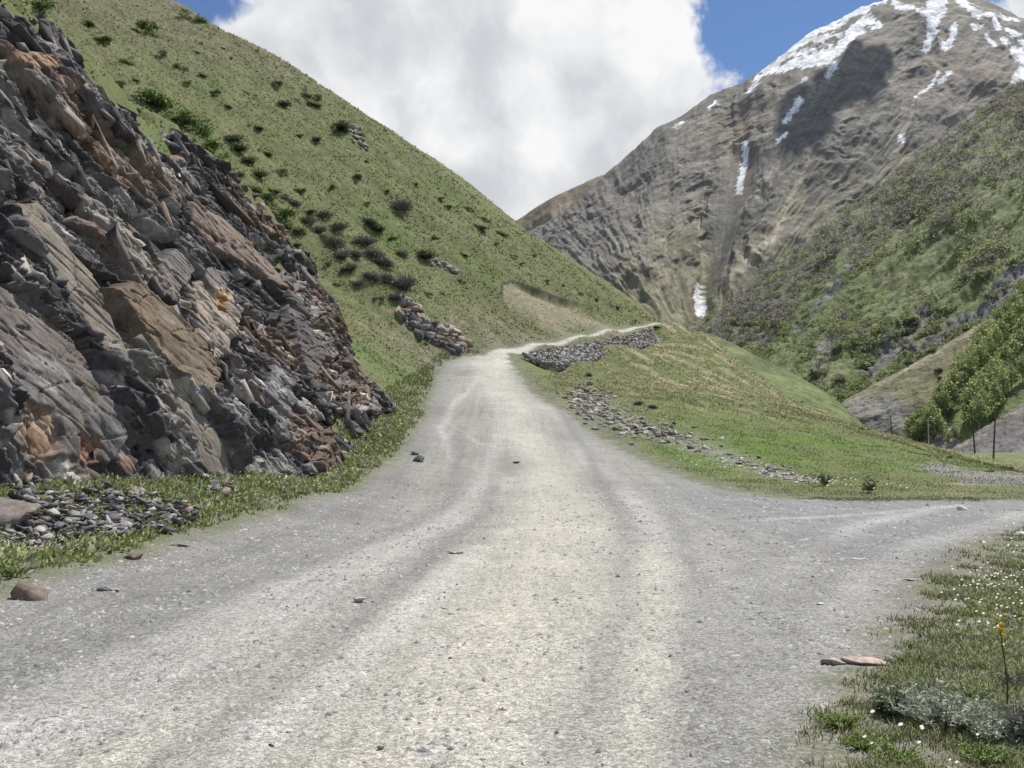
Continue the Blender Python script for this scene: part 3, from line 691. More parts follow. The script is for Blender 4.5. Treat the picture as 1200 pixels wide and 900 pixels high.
    # the tan shoulder beyond it
    ridge = [(480, 330, 3900), (560, 290, 3900), (602, 261, 3900), (628, 243, 3900), (650, 230, 3900), (672, 220, 3950), (700, 207, 4000), (760, 190, 4100), (900, 200, 4200)]
    foot = [(480, 430, 3000), (900, 430, 3000)]
    B, s, t = loft([foot, ridge], [0, 1], 300, 140); n = loft_normals(B); S, T = np.meshgrid(s, t)
    Pt = B + n*(70*fbm(S*8, T*4, 631, 5)*sstep(1-T, 0, .15) + 16*(ridged(S*24, T*6, 632, 4)-.5)*(.25+.75*sstep(1-T, 0, .15)))[..., None]
    c2 = fbm(S*30, T*16, 633, 5)
    col = lerp3(C3(.215, .175, .115)*np.ones(S.shape+(3,)), C3(.14, .125, .075), sstep(c2+.6-T, -.1, .5)); col = lerp3(col, C3(.11, .095, .075), sstep(c2, .2, .5)*.6)
    loft_obj('mountain_shoulder', Pt, col, M_MOUNT)
build_far_mountain()

def build_right_side():
    """the steep valley side on the right, with scrub, turf and slate bands"""
    ridge = [(760, 400, 1000), (820, 380, 1000), (850, 360, 1000), (900, 318, 1020), (950, 280, 1050), (1000, 243, 1080), (1050, 205, 1100), (1100, 168, 1130), (1150, 132, 1150), (1200, 95, 1180), (1300, 10, 1200), (1420, -80, 1200), (1600, -160, 1150)]
    mid = [(770, 440, 800), (860, 420, 760), (930, 400, 740), (1000, 370, 700), (1100, 320, 680), (1200, 260, 660), (1400, 150, 600), (1640, 40, 520)]
    foot = [(780, 500, 600), (900, 500, 500), (990, 505, 450), (1100, 520, 400), (1200, 530, 360), (1400, 540, 300), (1700, 540, 220)]
    B, s, t = loft([foot, mid, ridge], [0, .45, 1], 760, 420, seed_smooth=30); n = loft_normals(B); S, T = np.meshgrid(s, t); pu, pv = project(B)
    # beds and gullies slant down to the left with the slope
    q = pu*.62+pv*.785; p = pu*.785-pv*.62
    g1 = ridged(q*.022, p*.004, 701, 4, .5); g2 = ridged(q*.07, p*.014, 702, 4, .5); iso = fbm(S*60, T*30, 703, 5)
    edge = sstep(1-T, 0, .08)
    d = 16*(g1-.5)*edge + 5*(g2-.5)*(.2+.8*edge) + 3*iso
    Pt = B + n*d[..., None]
    c1 = fbm(q*.020, p*.008, 711, 4); c2 = fbm(q*.06, p*.03, 712, 5); c3 = fbm(q*.25, p*.12, 713, 4); c4 = fbm(pu*.02, pv*.02, 714, 4)
    green = C3(.120, .148, .052); col = green*np.ones(S.shape+(3,))
    col = lerp3(col, C3(.185, .175, .095), sstep(c2+.4*c1, .05, .5)*.6)
    col = lerp3(col, C3(.105, .150, .035), sstep(c4+.4*c2, .10, .5)*sstep(pv, 300, 420)*.7)
    upper = sstep(sdf(pu, pv, [(780, 420), (900, 300), (1250, 40), (1500, -150), (1500, 40), (1250, 170), (1100, 250), (960, 330), (890, 400), (830, 430)])+30*c1+22*c2, -25, 22)
    col = lerp3(col, C3(.130, .128, .092), upper*.5)
    col = lerp3(col, C3(.065, .062, .060), upper*sstep(c3+.5*c2, .1, .5)*.6)
    def band(pts, w, c, wt):
        nonlocal col
        dd = seg_dist(pu+5*c3, pv+5*c2, pts); k = sstep(w-dd+5*c3, -2, 3); col = lerp3(col, C3(*c)*(1+.6*c3)[..., None], k*wt); return k
    for pts, w in (([(1005, 310), (985, 335), (955, 365), (938, 388)], 5), ([(905, 398), (890, 405)], 4), ([(985, 400), (968, 420), (962, 440)], 8), ([(1085, 368), (1060, 392), (1040, 412), (1015, 432)], 9), ([(1125, 370), (1095, 395), (1075, 408)], 6), ([(1200, 330), (1175, 350), (1150, 372), (1125, 385)], 11), ([(1250, 300), (1200, 338)], 12)):
        band(pts, w, (.150, .145, .150), .85)
    for pts, w in (([(945, 376), (938, 384)], 5), ([(1062, 388), (1075, 378), (1090, 366)], 4), ([(1120, 372), (1080, 404)], 3), ([(1018, 440), (1012, 430), (1035, 410)], 4), ([(1165, 352), (1180, 345)], 4), ([(840, 390), (870, 350), (880, 330)], 9)):
        k = band(pts, w, (.062, .060, .064), .8); Pt = Pt - n*(k*2.0)[..., None]
    loft_obj('mountainside', Pt, col, M_SLOPE)
    return Pt
RSIDE = build_right_side()
def build_small_slopes():
    res = {}
    # turf slope beyond the spur, on the left of the stream
    B, s, t = loft([[(700, 470, 175), (860, 480, 170), (960, 500, 165), (1030, 520, 165)], [(700, 400, 250), (822, 388, 240), (840, 394, 235), (862, 404, 230), (900, 424, 225), (935, 441, 220), (965, 458, 215), (987, 474, 210), (1020, 505, 205), (1030, 512, 205)]], [0, 1], 260, 120)
    n = loft_normals(B); S, T = np.meshgrid(s, t); Pt = B + n*(.9*fbm(S*22, T*7, 731, 5)*sstep(1-T, 0, .06))[..., None]
    c = fbm(S*26, T*9, 732, 5); col = lerp3(C3(.105, .135, .045)*np.ones(S.shape+(3,)), C3(.16, .155, .075), sstep(c, -.05, .4)*.6)
    loft_obj('turf_slope', Pt, col, M_SLOPE, .25); res['turf'] = Pt
    # hill with the birch grove, its near end a grey scree
    B, s, t = loft([[(940, 540, 300), (1060, 555, 270), (1150, 560, 240), (1260, 560, 220), (1400, 560, 200)], [(955, 505, 310), (1050, 480, 300), (1200, 450, 290), (1400, 360, 280)], [(960, 486, 330), (978, 476, 335), (1000, 464, 340), (1040, 442, 345), (1080, 420, 350), (1120, 396, 355), (1160, 372, 360), (1200, 350, 360), (1280, 300, 365), (1400, 230, 370)]], [0, .4, 1], 420, 240, seed_smooth=20)
    n = loft_normals(B); S, T = np.meshgrid(s, t); pu, pv = project(B)
    Pt = B + n*(2.0*fbm(S*18, T*8, 741, 5)*sstep(1-T, 0, .05) + .45*(ridged(S*60, T*6, 742, 3)-.5)*sstep(1-T, 0, .05))[..., None]
    c1 = fbm(S*22, T*12, 743, 5); c2 = fbm(S*90, T*14, 744, 4)
    col = lerp3(C3(.125, .125, .060)*np.ones(S.shape+(3,)), C3(.165, .140, .095), sstep(c1+.3*c2, -.05, .4)*.7)
    scr = sstep(sdf(pu, pv, [(960, 490), (1000, 464), (1045, 462), (1072, 480), (1070, 530), (940, 540)])+8*c1+5*c2, -6, 8); col = lerp3(col, C3(.160, .155, .145)*(1+.5*c2)[..., None], scr*.85)
    scr2 = sstep(sdf(pu, pv, [(1095, 505), (1118, 495), (1128, 530), (1090, 530)])+4*c1, -3, 4); col = lerp3(col, C3(.215, .20, .205), scr2*.85)
    gr = sstep(sdf(pu, pv, [(1090, 500), (1150, 460), (1200, 420), (1300, 350), (1300, 430), (1200, 480), (1130, 520)])+8*c1, -6, 8)*(1-scr2); col = lerp3(col, C3(.120, .158, .045), gr*.8)
    pth = np.exp(-((seg_dist(pu+2*c1, pv, [(978, 479), (1040, 446), (1080, 424), (1120, 400), (1160, 376), (1210, 348)])/2.2)**2)); col = lerp3(col, C3(.29, .255, .185), pth*.8)
    loft_obj('hill', Pt, col, M_SLOPE, .25); res['hill'] = Pt
    # dark scree cone at the edge of the flat
    B, s, t = loft([[(1080, 536, 175), (1160, 538, 168), (1260, 540, 160), (1400, 545, 150)], [(1085, 530, 200), (1112, 529, 200), (1130, 518, 200), (1150, 503, 200), (1175, 488, 200), (1200, 472, 200), (1260, 430, 200), (1400, 350, 200)]], [0, 1], 260, 130)
    n = loft_normals(B); S, T = np.meshgrid(s, t); Pt = B + n*(.8*fbm(S*16, T*6, 751, 5)*sstep(1-T, 0, .08)+.4*(ridged(S*40, T*5, 752, 3)-.5))[..., None]
    c1 = fbm(S*30, T*12, 753, 5); col = lerp3(C3(.140, .133, .135)*np.ones(S.shape+(3,)), C3(.175, .165, .125), sstep(c1+T-.6, -.1, .3)*.7); col = lerp3(col, C3(.08, .078, .08), sstep(c1, .2, .4)*.7)
    loft_obj('scree_slope', Pt, col, M_SLOPE, .25); res['scree'] = Pt
    return res
SMALL = build_small_slopes()

# ------------------------------------------------------------------ scattering on the ground sheet
RNG = np.random.default_rng(7)
_J0, _J1 = int(np.searchsorted(thA, math.radians(-38))), int(np.searchsorted(thA, math.radians(38)))
def scatter(n, weight, rng=RNG):
    """n random places on the ground sheet; weight: array over the sheet's vertices (density per screen-sized patch)"""
    w = np.maximum(weight[4:-1, _J0:_J1], 0).ravel(); cw = np.cumsum(w)
    k = np.searchsorted(cw, rng.random(n)*cw[-1]); nj = _J1-_J0
    i = k//nj + 4; j = k % nj + _J0; fi = rng.random(n); fj = rng.random(n)
    def ip(A): 
        a = A[i, j]; b = A[i, j+1]; c = A[i+1, j]; d = A[i+1, j+1]
        if A.ndim == 3: f, g = fi[:, None], fj[:, None]
        else: f, g = fi, fj
        return (a*(1-g)+b*g)*(1-f) + (c*(1-g)+d*g)*f
    return ip(GX), ip(GY), ip(GZ), ip(GC)
def blades(x, y, z, h, w, col, rng, lean=.5, segs=2, tip=1.25):
    n = len(x); yaw = rng.random(n)*2*np.pi; la = rng.random(n)*2*np.pi; ll = lean*rng.random(n)*h
    dx, dy = np.cos(yaw)*w/2, np.sin(yaw)*w/2; lx, ly = np.cos(la)*ll, np.sin(la)*ll
    base = np.stack([x, y, z-.02*h], -1)
    if segs == 1:
        V = np.stack([base+np.stack([-dx, -dy, 0*dx], -1), base+np.stack([dx, dy, 0*dx], -1), base+np.stack([lx, ly, h], -1)], 1)
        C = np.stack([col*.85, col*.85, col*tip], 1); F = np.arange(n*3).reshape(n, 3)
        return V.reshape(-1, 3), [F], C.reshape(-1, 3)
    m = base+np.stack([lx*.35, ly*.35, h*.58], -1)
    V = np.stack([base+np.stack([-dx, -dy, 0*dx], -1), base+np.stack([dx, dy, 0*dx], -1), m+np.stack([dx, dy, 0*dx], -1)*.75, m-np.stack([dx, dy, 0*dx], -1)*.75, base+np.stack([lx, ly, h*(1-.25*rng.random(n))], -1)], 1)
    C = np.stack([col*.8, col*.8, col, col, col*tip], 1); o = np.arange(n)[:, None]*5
    return V.reshape(-1, 3), [o+np.array([[0, 1, 2, 3]]), o+np.array([[3, 2, 4]])], C.reshape(-1, 3)
def vary(c, rng, a=.25, hue=.10):
    n = len(c); return np.clip(c*(1+a*(rng.random((n, 1))*2-1))*(1+hue*(rng.random((n, 3))*2-1)), .005, 1)

# near grass, hillside turf (uncountable)
def build_grass():
    rng = np.random.default_rng(11)
    n2 = fbm(GX*.45, GY*.45, 172, 4); n3 = fbm(GX*1.9, GY*1.9, 173, 3); n1 = fbm(GX*.14, GY*.14, 174, 3)
    off = 1-ROADM
    # verge below the cliff and up to the bend
    wl = off*(GX < 0)*(GY > 6)*(GY < 78)*sstep(GD, -4.3, -2.9)*(GD < .9)*(.25+sstep(n2, -.25, .25))*sstep(-road_s+.5*n3, .15, 1.0)
    wl = wl*(1 + 1.2*(GY < 45))
    x, y, z, c = scatter(62000, wl, rng)
    g = np.where(rng.random((len(x), 1)) < .76, C3(.205, .265, .085), C3(.36, .33, .19)); k = rng.random(len(x))
    h = (.05+.13*k**2)*(1+.010*y)*(.7+.6*sstep(xfoot(y)-x, -2.2, -.2)); w = np.clip(.0016*y, .010, .06)
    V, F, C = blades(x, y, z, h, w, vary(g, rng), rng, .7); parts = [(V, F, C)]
    tag(mesh_obj('verge_grass', *([*join(parts)][:2]), M_GRASS, col=join(parts)[2]), kind='stuff')
    # thin turf on the right, in the foreground and along the spur's foot
    wr = off*(GX > 0)*(GY < 26)*(.05+sstep(n2+.7*n3, -.16, .42))*sstep(-road_s+.7*n3, .0, .9)
    x, y, z, c = scatter(95000, wr, rng)
    t = rng.random((len(x), 1)); g = np.where(t < .62, C3(.215, .255, .095), np.where(t < .84, C3(.37, .34, .21), C3(.27, .31, .21)))
    h = .015+.060*rng.random(len(x))**1.8; w = np.clip(.0012*y, .005, .03)
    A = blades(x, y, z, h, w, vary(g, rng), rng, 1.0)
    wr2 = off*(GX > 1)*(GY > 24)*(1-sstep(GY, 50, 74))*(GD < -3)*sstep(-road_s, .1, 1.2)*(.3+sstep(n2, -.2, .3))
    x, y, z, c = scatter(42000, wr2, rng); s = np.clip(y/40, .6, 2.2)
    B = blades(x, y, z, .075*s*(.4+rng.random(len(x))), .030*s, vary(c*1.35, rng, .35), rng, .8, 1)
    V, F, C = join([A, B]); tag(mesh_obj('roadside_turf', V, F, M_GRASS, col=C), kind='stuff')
    # tussocks over the hillside and the upper spur
    n4 = fbm(GX*.9, GY*.9, 181, 3)
    wh = off*(GD > .1)*((GD-GHC/2.2) > -2.4)*(GY > 18)*(GY < 215)*(1-.85*BARE)*(.2+sstep(n2+.6*n4, -.35, .35))
    x, y, z, c = scatter(120000, wh, rng); s = np.clip(y/75, .62, 1.6)
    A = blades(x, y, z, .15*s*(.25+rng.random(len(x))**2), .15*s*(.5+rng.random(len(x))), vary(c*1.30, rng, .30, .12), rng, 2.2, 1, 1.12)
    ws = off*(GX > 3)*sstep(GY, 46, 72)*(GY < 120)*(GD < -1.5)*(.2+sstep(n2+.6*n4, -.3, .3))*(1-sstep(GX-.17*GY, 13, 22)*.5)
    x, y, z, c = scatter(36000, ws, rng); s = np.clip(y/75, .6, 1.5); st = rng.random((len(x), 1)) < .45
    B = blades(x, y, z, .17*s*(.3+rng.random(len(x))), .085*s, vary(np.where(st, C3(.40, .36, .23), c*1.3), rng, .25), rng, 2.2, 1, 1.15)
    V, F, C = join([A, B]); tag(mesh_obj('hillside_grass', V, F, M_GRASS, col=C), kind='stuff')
build_grass()

# ------------------------------------------------------------------ stones
ICO = {}
def ico(sub):
    if sub not in ICO:
        import bmesh
        bm = bmesh.new(); bmesh.ops.create_icosphere(bm, subdivisions=sub, radius=1.0)
        ICO[sub] = (np.array([v.co[:] for v in bm.verts]), np.array([[v.index for v in f.verts] for f in bm.faces])); bm.free()
    return ICO[sub]
def rock(size, rng, sub=2, cuts=9, jag=.06, flat=None):
    """an angular stone: a ball cut by random planes, slightly chipped"""
    V, F = ico(sub); V = V.copy()
    for _ in range(cuts):
        n = rng.normal(size=3); n /= np.linalg.norm(n); d = .30+.34*rng.random(); s = V@n; V -= np.maximum(s-d, 0)[:, None]*n
    if flat: V[:, 2] = np.clip(V[:, 2], -flat, flat)
    V += jag*rng.normal(size=V.shape)*.5
    V /= np.abs(V).max(0); V = V*np.array(size)/2
    return V, F
def rot(V, rx, ry, rz):
    for ax, an in ((0, rx), (1, ry), (2, rz)):
        c, s = math.cos(an), math.sin(an); i, j = [(1, 2), (2, 0), (0, 1)][ax]; W = V.copy()
        W[:, i] = c*V[:, i]-s*V[:, j]; W[:, j] = s*V[:, i]+c*V[:, j]; V = W
    return V
def stones_mesh(places, rng, sub=1, cuts=6):
    parts = []
    for (x, y, z, size, colr, tilt) in places:
        V, F = rock(size, rng, sub, cuts); V = rot(V, *(tilt*rng.normal(size=2)), rng.random()*6.28)
        C = np.tile(colr, (len(V), 1))*(1+.12*rng.normal(size=(len(V), 1)))
        parts.append((V+np.array([x, y, z]), F, np.clip(C, .01, 1)))
    return join(parts)
SLATE = [C3(.13, .13, .135), C3(.18, .178, .18), C3(.24, .235, .23), C3(.30, .29, .275), C3(.22, .18, .15), C3(.10, .10, .105)]
PALE = [C3(.42, .40, .36), C3(.36, .35, .33), C3(.48, .46, .42), C3(.30, .29, .28), C3(.38, .33, .28)]
def build_loose():
    rng = np.random.default_rng(23); n3 = fbm(GX*1.3, GY*.8, 191, 3)
    # gravel on the road
    w = ROADM*(GY < 30)*(GY > 2.5)*(.35+sstep(n3, -.15, .35)*1.3)*np.where((GX < -1.5) | (GX > 2.2), 1.5, .8)
    x, y, z, c = scatter(30000, w, rng); s = (.010+.022*rng.random(len(x))**3)*np.clip(.55+y/16, .7, 2.2)
    oct_ = np.array([(1, 0, 0), (0, 1, 0), (-1, 0, 0), (0, -1, 0), (0, 0, 1.0)]); n = len(x)
    sh = 1+.45*rng.normal(size=(n, 5, 1)).clip(-1.2, 1.2); yaw = rng.random(n)*6.28; cy, sy = np.cos(yaw), np.sin(yaw)
    L = oct_[None]*sh*np.stack([1.25*s, .8*s, .55*s*(.5+rng.random(n))], -1)[:, None]
    V = np.stack([L[..., 0]*cy[:, None]-L[..., 1]*sy[:, None]+x[:, None], L[..., 0]*sy[:, None]+L[..., 1]*cy[:, None]+y[:, None], L[..., 2]+z[:, None]-.001], -1)
    f = np.array([(0, 1, 4), (1, 2, 4), (2, 3, 4), (3, 0, 4)]); F = (np.arange(n)[:, None, None]*5+f[None]).reshape(-1, 3)
    t = rng.random((n, 1)); cc = np.where(t < .35, c*1.12, np.where(t < .62, C3(.37, .365, .35), np.where(t < .9, C3(.26, .262, .27), C3(.17, .17, .18))))
    tag(mesh_obj('gravel', V.reshape(-1, 3), F, M_STONE, col=np.repeat(np.clip(cc, 0, 1), 5, 0)), kind='stuff')
    # slate scree fallen at the foot of the cliff
    pl = []
    foot = lambda px: at(*px)
    for poly, n in (([(60, 590), (110, 572), (175, 585), (235, 603), (225, 618), (150, 632), (85, 636)], 620), ([(0, 540), (30, 548), (62, 585), (80, 640), (30, 655), (0, 650)], 520), ([(225, 565), (262, 560), (275, 580), (240, 590)], 60), ([(395, 525), (440, 500), (450, 515), (400, 545)], 70)):
        a = np.array(poly); cnt = 0
        while cnt < n:
            u = rng.uniform(a[:, 0].min(), a[:, 0].max()); v = rng.uniform(a[:, 1].min(), a[:, 1].max())
            if not in_poly(np.array(u), np.array(v), poly): continue
            p = at(u, v, 60); s = .07+.30*rng.random()**2.2
            pl.append((p[0]+.05, p[1], p[2]+.03+.14*rng.random(), (s, s*(.5+.4*rng.random()), s*(.12+.22*rng.random())), SLATE[rng.integers(6)]*1.05, .35)); cnt += 1
    V, F, C = stones_mesh(pl, rng); tag(mesh_obj('slate_scree', V, F, M_STONE, col=C), kind='stuff')
    # rubble on the bank beside the road
    pl = []
    line = [(683, 468), (705, 480), (735, 494), (765, 504), (800, 512), (850, 532), (905, 552), (960, 568)]
    for k in range(1150):
        t = rng.random()**2.3*(len(line)-1); i = int(t); f = t-i; u = line[i][0]*(1-f)+line[min(i+1, 7)][0]*f; v = line[i][1]*(1-f)+line[min(i+1, 7)][1]*f
        p = at(u+rng.normal()*11, v+rng.normal()*(9-.8*i)); s = (.08+.40*rng.random()**3)*(p[1]/48+.15)
        pl.append((p[0], p[1], p[2]-.02*s, (s*1.2, s*.9, s*.55), (PALE if rng.random() < .55 else SLATE)[rng.integers(5)], .3))
    V, F, C = stones_mesh(pl, rng); tag(mesh_obj('rubble', V, F, M_STONE, col=C), kind='stuff')
build_loose()
def stone_thing(name, label, cat, px, size, colr, seed, group=None, rz=0, sink=.30, sub=3, cuts=15, tilt=(0, 0), two=None):
    rng = np.random.default_rng(seed); p = at(*px); V, F = rock(size, rng, sub, cuts, .035)
    V = rot(V, tilt[0], tilt[1], 0)
    nz = fbm(V[:, 0]*7/size[0]+seed, V[:, 1]*7/size[1]+V[:, 2]*9/size[2], seed, 3)
    C = np.tile(colr, (len(V), 1))*(1+.30*nz[:, None])
    if two is not None: C = lerp3(C, np.array(two)*np.ones_like(C), sstep(nz+.6*V[:, 0]/size[0], .05, .30))
    o = mesh_obj(name, V, F, M_STONE, col=np.clip(C, .01, 1)); o.location = (p[0], p[1], p[2]+size[2]*(.5-sink)); o.rotation_euler = (0, 0, rz)
    return tag(o, label, cat, group)
STN = [
    ('boulder', 'rust brown angular rock at the left road edge, pale stripe down one side', (42, 702), (.42, .30, .20), (.20, .15, .122), 3, dict(sub=2, tilt=(.1, .25), two=(.17, .16, .16))),
    ('stone', 'small dark slate wedge on the road edge right of the rust brown rock', (118, 693), (.17, .12, .08), (.14, .14, .145), 4, {}),
    ('stone', 'small pinkish flake lying beside the dark slate wedge', (134, 693), (.15, .11, .05), (.46, .35, .28), 5, {}),
    ('stone', 'dark brown slate block in the grass edge below the scree', (156, 655), (.36, .18, .15), (.17, .145, .125), 6, dict(rz=.25)),
    ('stone', 'thin dark slate plate at the verge right of the slate block', (205, 640), (.46, .16, .07), (.19, .18, .175), 7, dict(rz=.4)),
    ('stone', 'pale grey chunk alone on the dark left side of the road', (420, 705), (.16, .12, .08), (.46, .45, .43), 8, {}),
    ('stone', 'long flat pale stone on the road where the beige track begins', (533, 649), (.26, .12, .06), (.42, .41, .39), 9, {}),
    ('stone', 'dark stone lying in the middle of the rising road', (605, 543), (.36, .22, .14), (.12, .12, .12), 10, {}),
    ('boulder', 'dark grey rock at the left grass edge of the rising road', (490, 541), (.55, .40, .38), (.17, .165, .16), 11, {}),
    ('stone', 'smaller dark rock just above the grey edge rock', (487, 533), (.42, .35, .26), (.15, .145, .14), 12, {}),
    ('stone', 'tiny black stone on the beige track nearest the camera', (528, 772), (.045, .035, .03), (.07, .07, .07), 13, {}),
    ('stone', 'tiny dark stone at the bottom edge of the light wheel track', (447, 878), (.05, .03, .025), (.08, .08, .08), 14, {}),
    ('stone', 'tiny dark chip on the left gravel above the bottom track', (318, 875), (.06, .04, .03), (.12, .12, .12), 15, {}),
    ('slab', 'pinkish flat slab sunk in the grit at the right verge', (1012, 775), (.40, .26, .07), (.43, .345, .29), 16, dict(sink=.35)),
    ('slab', 'grey half of the broken slab at the right verge', (979, 778), (.22, .20, .06), (.37, .335, .31), 17, dict(sink=.35)),
    ('stone', 'white rounded stone on the crest of the side road', (1129, 598), (.34, .22, .16), (.66, .65, .62), 18, {}),
    ('stone', 'white stone in the grass at the right edge of the photo', (1195, 628), (.28, .2, .12), (.62, .61, .58), 19, {}),
    ('stone', 'long white chip in the middle of the side road', (1026, 692), (.11, .06, .03), (.60, .59, .57), 20, {}),
    ('stone', 'white chip on the side road left of the long white one', (960, 708), (.10, .06, .03), (.58, .57, .55), 21, {}),
    ('stone', 'flat pale flake on the dark side road below its light track', (1008, 656), (.24, .12, .04), (.52, .51, .49), 22, {}),
    ('stone', 'pale flat stone half hidden at the right verge above the slab', (1070, 680), (.20, .10, .04), (.45, .42, .38), 23, {}),
    ('boulder', 'brown boulder cut by the left edge of the photo, beside the scree', (2, 622), (.85, 1.0, 1.0), (.185, .160, .145), 24, dict(sink=.3)),
    ('stone', 'unidentified black block at the far end of the upper road, above the wall', (771, 386), (1.3, .7, .55), (.035, .034, .034), 25, dict(sink=.15)),  # dark object of unknown kind, given a stone's shape
    ('stone', 'small dark stone near the bottom right corner of the gravel', (945, 860), (.055, .035, .025), (.13, .13, .135), 26, {}),
    ('stone', 'white flake on the grey right lane near the slab', (1002, 737), (.05, .035, .015), (.6, .59, .57), 27, {}),
]
for nm, lb, px, sz, cl_, sd_, kw in STN: stone_thing(nm, lb, nm, px, sz, np.array(cl_), sd_, **kw)
for k, (u, v, s) in enumerate(((686, 477, .5), (697, 483, .42), (709, 488, .55), (716, 497, .45), (727, 492, .5), (734, 504, .55), (745, 501, .6), (751, 491, .55), (757, 508, .5), (763, 503, .75), (768, 512, .45), (776, 497, .5), (790, 509, .75), (783, 505, .5), (721, 481, .5), (700, 474, .5), (741, 521, .42), (730, 508, .35), (800, 515, .4), (760, 515, .35))):
    stone_thing('stone', 'pale broken stone in the rubble strip above the right road edge', 'stone', (u, v), (s, s*.7, s*.45), PALE[k % 3]*1.1, 60+k, 'pale stones of the roadside rubble', rz=k*1.3, sub=2)

# ------------------------------------------------------------------ dry stone retaining wall under the upper road: two stepped tiers
def build_wall():
    rng = np.random.default_rng(31)
    top = np.array([P(607, 415.5, 79.2), P(650, 409, 85.3), P(677, 405, 90.2), (P(700, 400.5, 93.7)), P(730, 394, 100), P(758, 386.8, 107.6)])
    mid = np.array([P(625, 424.5, 79.3), P(639, 426, 81.0), P(665, 420.5, 85.2), P(691, 415.5, 90.0), P(720, 407, 96.2), P(762, 395, 106.0)])
    low = np.array([P(631, 427.0, 79.6), P(648, 431.5, 81.6), P(672, 428, 84.8), P(695, 421.5, 89.0), P(747, 408, 99.4), P(771, 400.5, 105)])
    c = mid.mean(0); root = thing('retaining_wall', 'long two stepped dry stone wall of dark grey slate holding up the upper road', 'stone wall', tuple(c))
    def line(A, t): k = np.linspace(0, 1, len(A)); return np.array([np.interp(t, k, A[:, i]) for i in range(3)])
    out = np.array([.80, -.60, 0.0])
    for nm, T0, T1, dz in (('upper_tier', mid, top, .05), ('lower_tier', low, mid, .05)):
        parts = []
        nt = 14; tt = np.linspace(0, 1, nt)
        a = np.array([line(T0, t)-out*.25-np.array([0, 0, 1.3]) for t in tt]); b = np.array([line(T1, t)-out*.15-np.array([0, 0, .05]) for t in tt]); b2 = b - out*1.2; a2 = a - out*1.6
        for q in (a, b, b2, a2): q[:, 2] = np.minimum(q[:, 2], H(q[:, 0], q[:, 1])+(.1 if q is a or q is a2 else 1.1))
        V = np.concatenate([a, b, b2, a2]); F = np.concatenate([grid_faces(4, nt)])
        parts.append((V, F, np.tile([.12, .115, .11], (len(V), 1))))
        for k in range(1500):
            t = rng.random(); h = (rng.integers(9)-.5+.2*rng.normal())/8; p = line(T0, t)*(1-h)+line(T1, t)*h; s = .24+.20*rng.random()
            p = p + out*(.06+.55*max(h, 0)+.10*rng.random()) + np.array([0, 0, .04]); p[2] = min(p[2], float(H(p[0], p[1]))+.15+1.35*max(h, 0)); V, F = shard((s*1.45, s*.9, s*.5), rng); V = rot(V, .10*rng.normal(), .10*rng.normal(), .93+.22*rng.normal())
            colr = (SLATE if rng.random() < .72 else PALE)[rng.integers(5)]
            parts.append((V+p, F, np.clip(np.tile(colr*1.1, (len(V), 1)), .01, 1)))
        V, F, C = join(parts); mesh_obj(nm, V-c, F, M_STONE, parent=root, col=C)
build_wall()

# rock outcrops on the hillside
def outcrop(label, pxs, seed, cols, smin=.5, smax=1.5, cat='outcrop', per=15):
    rng = np.random.default_rng(seed); parts = []
    p0 = at(*pxs[0])
    for (u, v) in pxs:
        for k in range(per):
            p = at(u+rng.normal()*4, v+rng.normal()*2.5); s = smin+(smax-smin)*rng.random()**2.6
            V, F = shard((s*1.25, s, s*.7), rng); V = rot(V, .4*rng.normal(), .35+.3*rng.normal(), .5*rng.normal())
            parts.append((V+p-p0+np.array([.1*s, 0, -.12*s]), F, np.clip(np.tile(cols[rng.integers(len(cols))], (len(V), 1))*(1+.15*rng.normal(size=(len(V), 1))), .01, 1)))
    V, F, C = join(parts); o = mesh_obj('rock_outcrop', V, F, M_STONE, col=C); o.location = p0
    return tag(o, label, cat)
outcrop('broken slate ledges with orange faces above the bend of the road', [(470, 352), (480, 362), (490, 372), (482, 380), (500, 380), (512, 388), (522, 386), (530, 394), (540, 398), (520, 400), (508, 398), (498, 392), (534, 406), (470, 368)], 41, [C3(.26, .235, .22), C3(.30, .225, .17), C3(.20, .19, .185), C3(.36, .28, .22), C3(.13, .125, .12), C3(.10, .098, .1), C3(.16, .15, .14)], .22, .95, per=24)
outcrop('small pale rock ledge in the turf below the biggest dark juniper', [(519, 311), (524, 314), (512, 311), (529, 318)], 42, [C3(.36, .34, .32), C3(.22, .21, .20)], .25, .7, per=6)
outcrop('dark rock knob standing out near the skyline of the left hill', [(417, 155), (421, 163), (426, 170), (414, 149)], 43, [C3(.20, .195, .185), C3(.26, .25, .235)], .3, .9, per=6)
for k, (u, v, lb) in enumerate(((236, 52, 'grey stone showing through the grass high above the cliff, uppermost of four'), (232, 62, 'grey stone just below the uppermost of the four stones above the cliff'), (271, 69, 'grey stone above the cliff, farthest right of the four'), (262, 57, 'small grey stone above the cliff between its three neighbours'))):
    stone_thing('stone', lb, 'stone', (u, v), (.8, .6, .5), C3(.27, .26, .24), 90+k, sub=2)

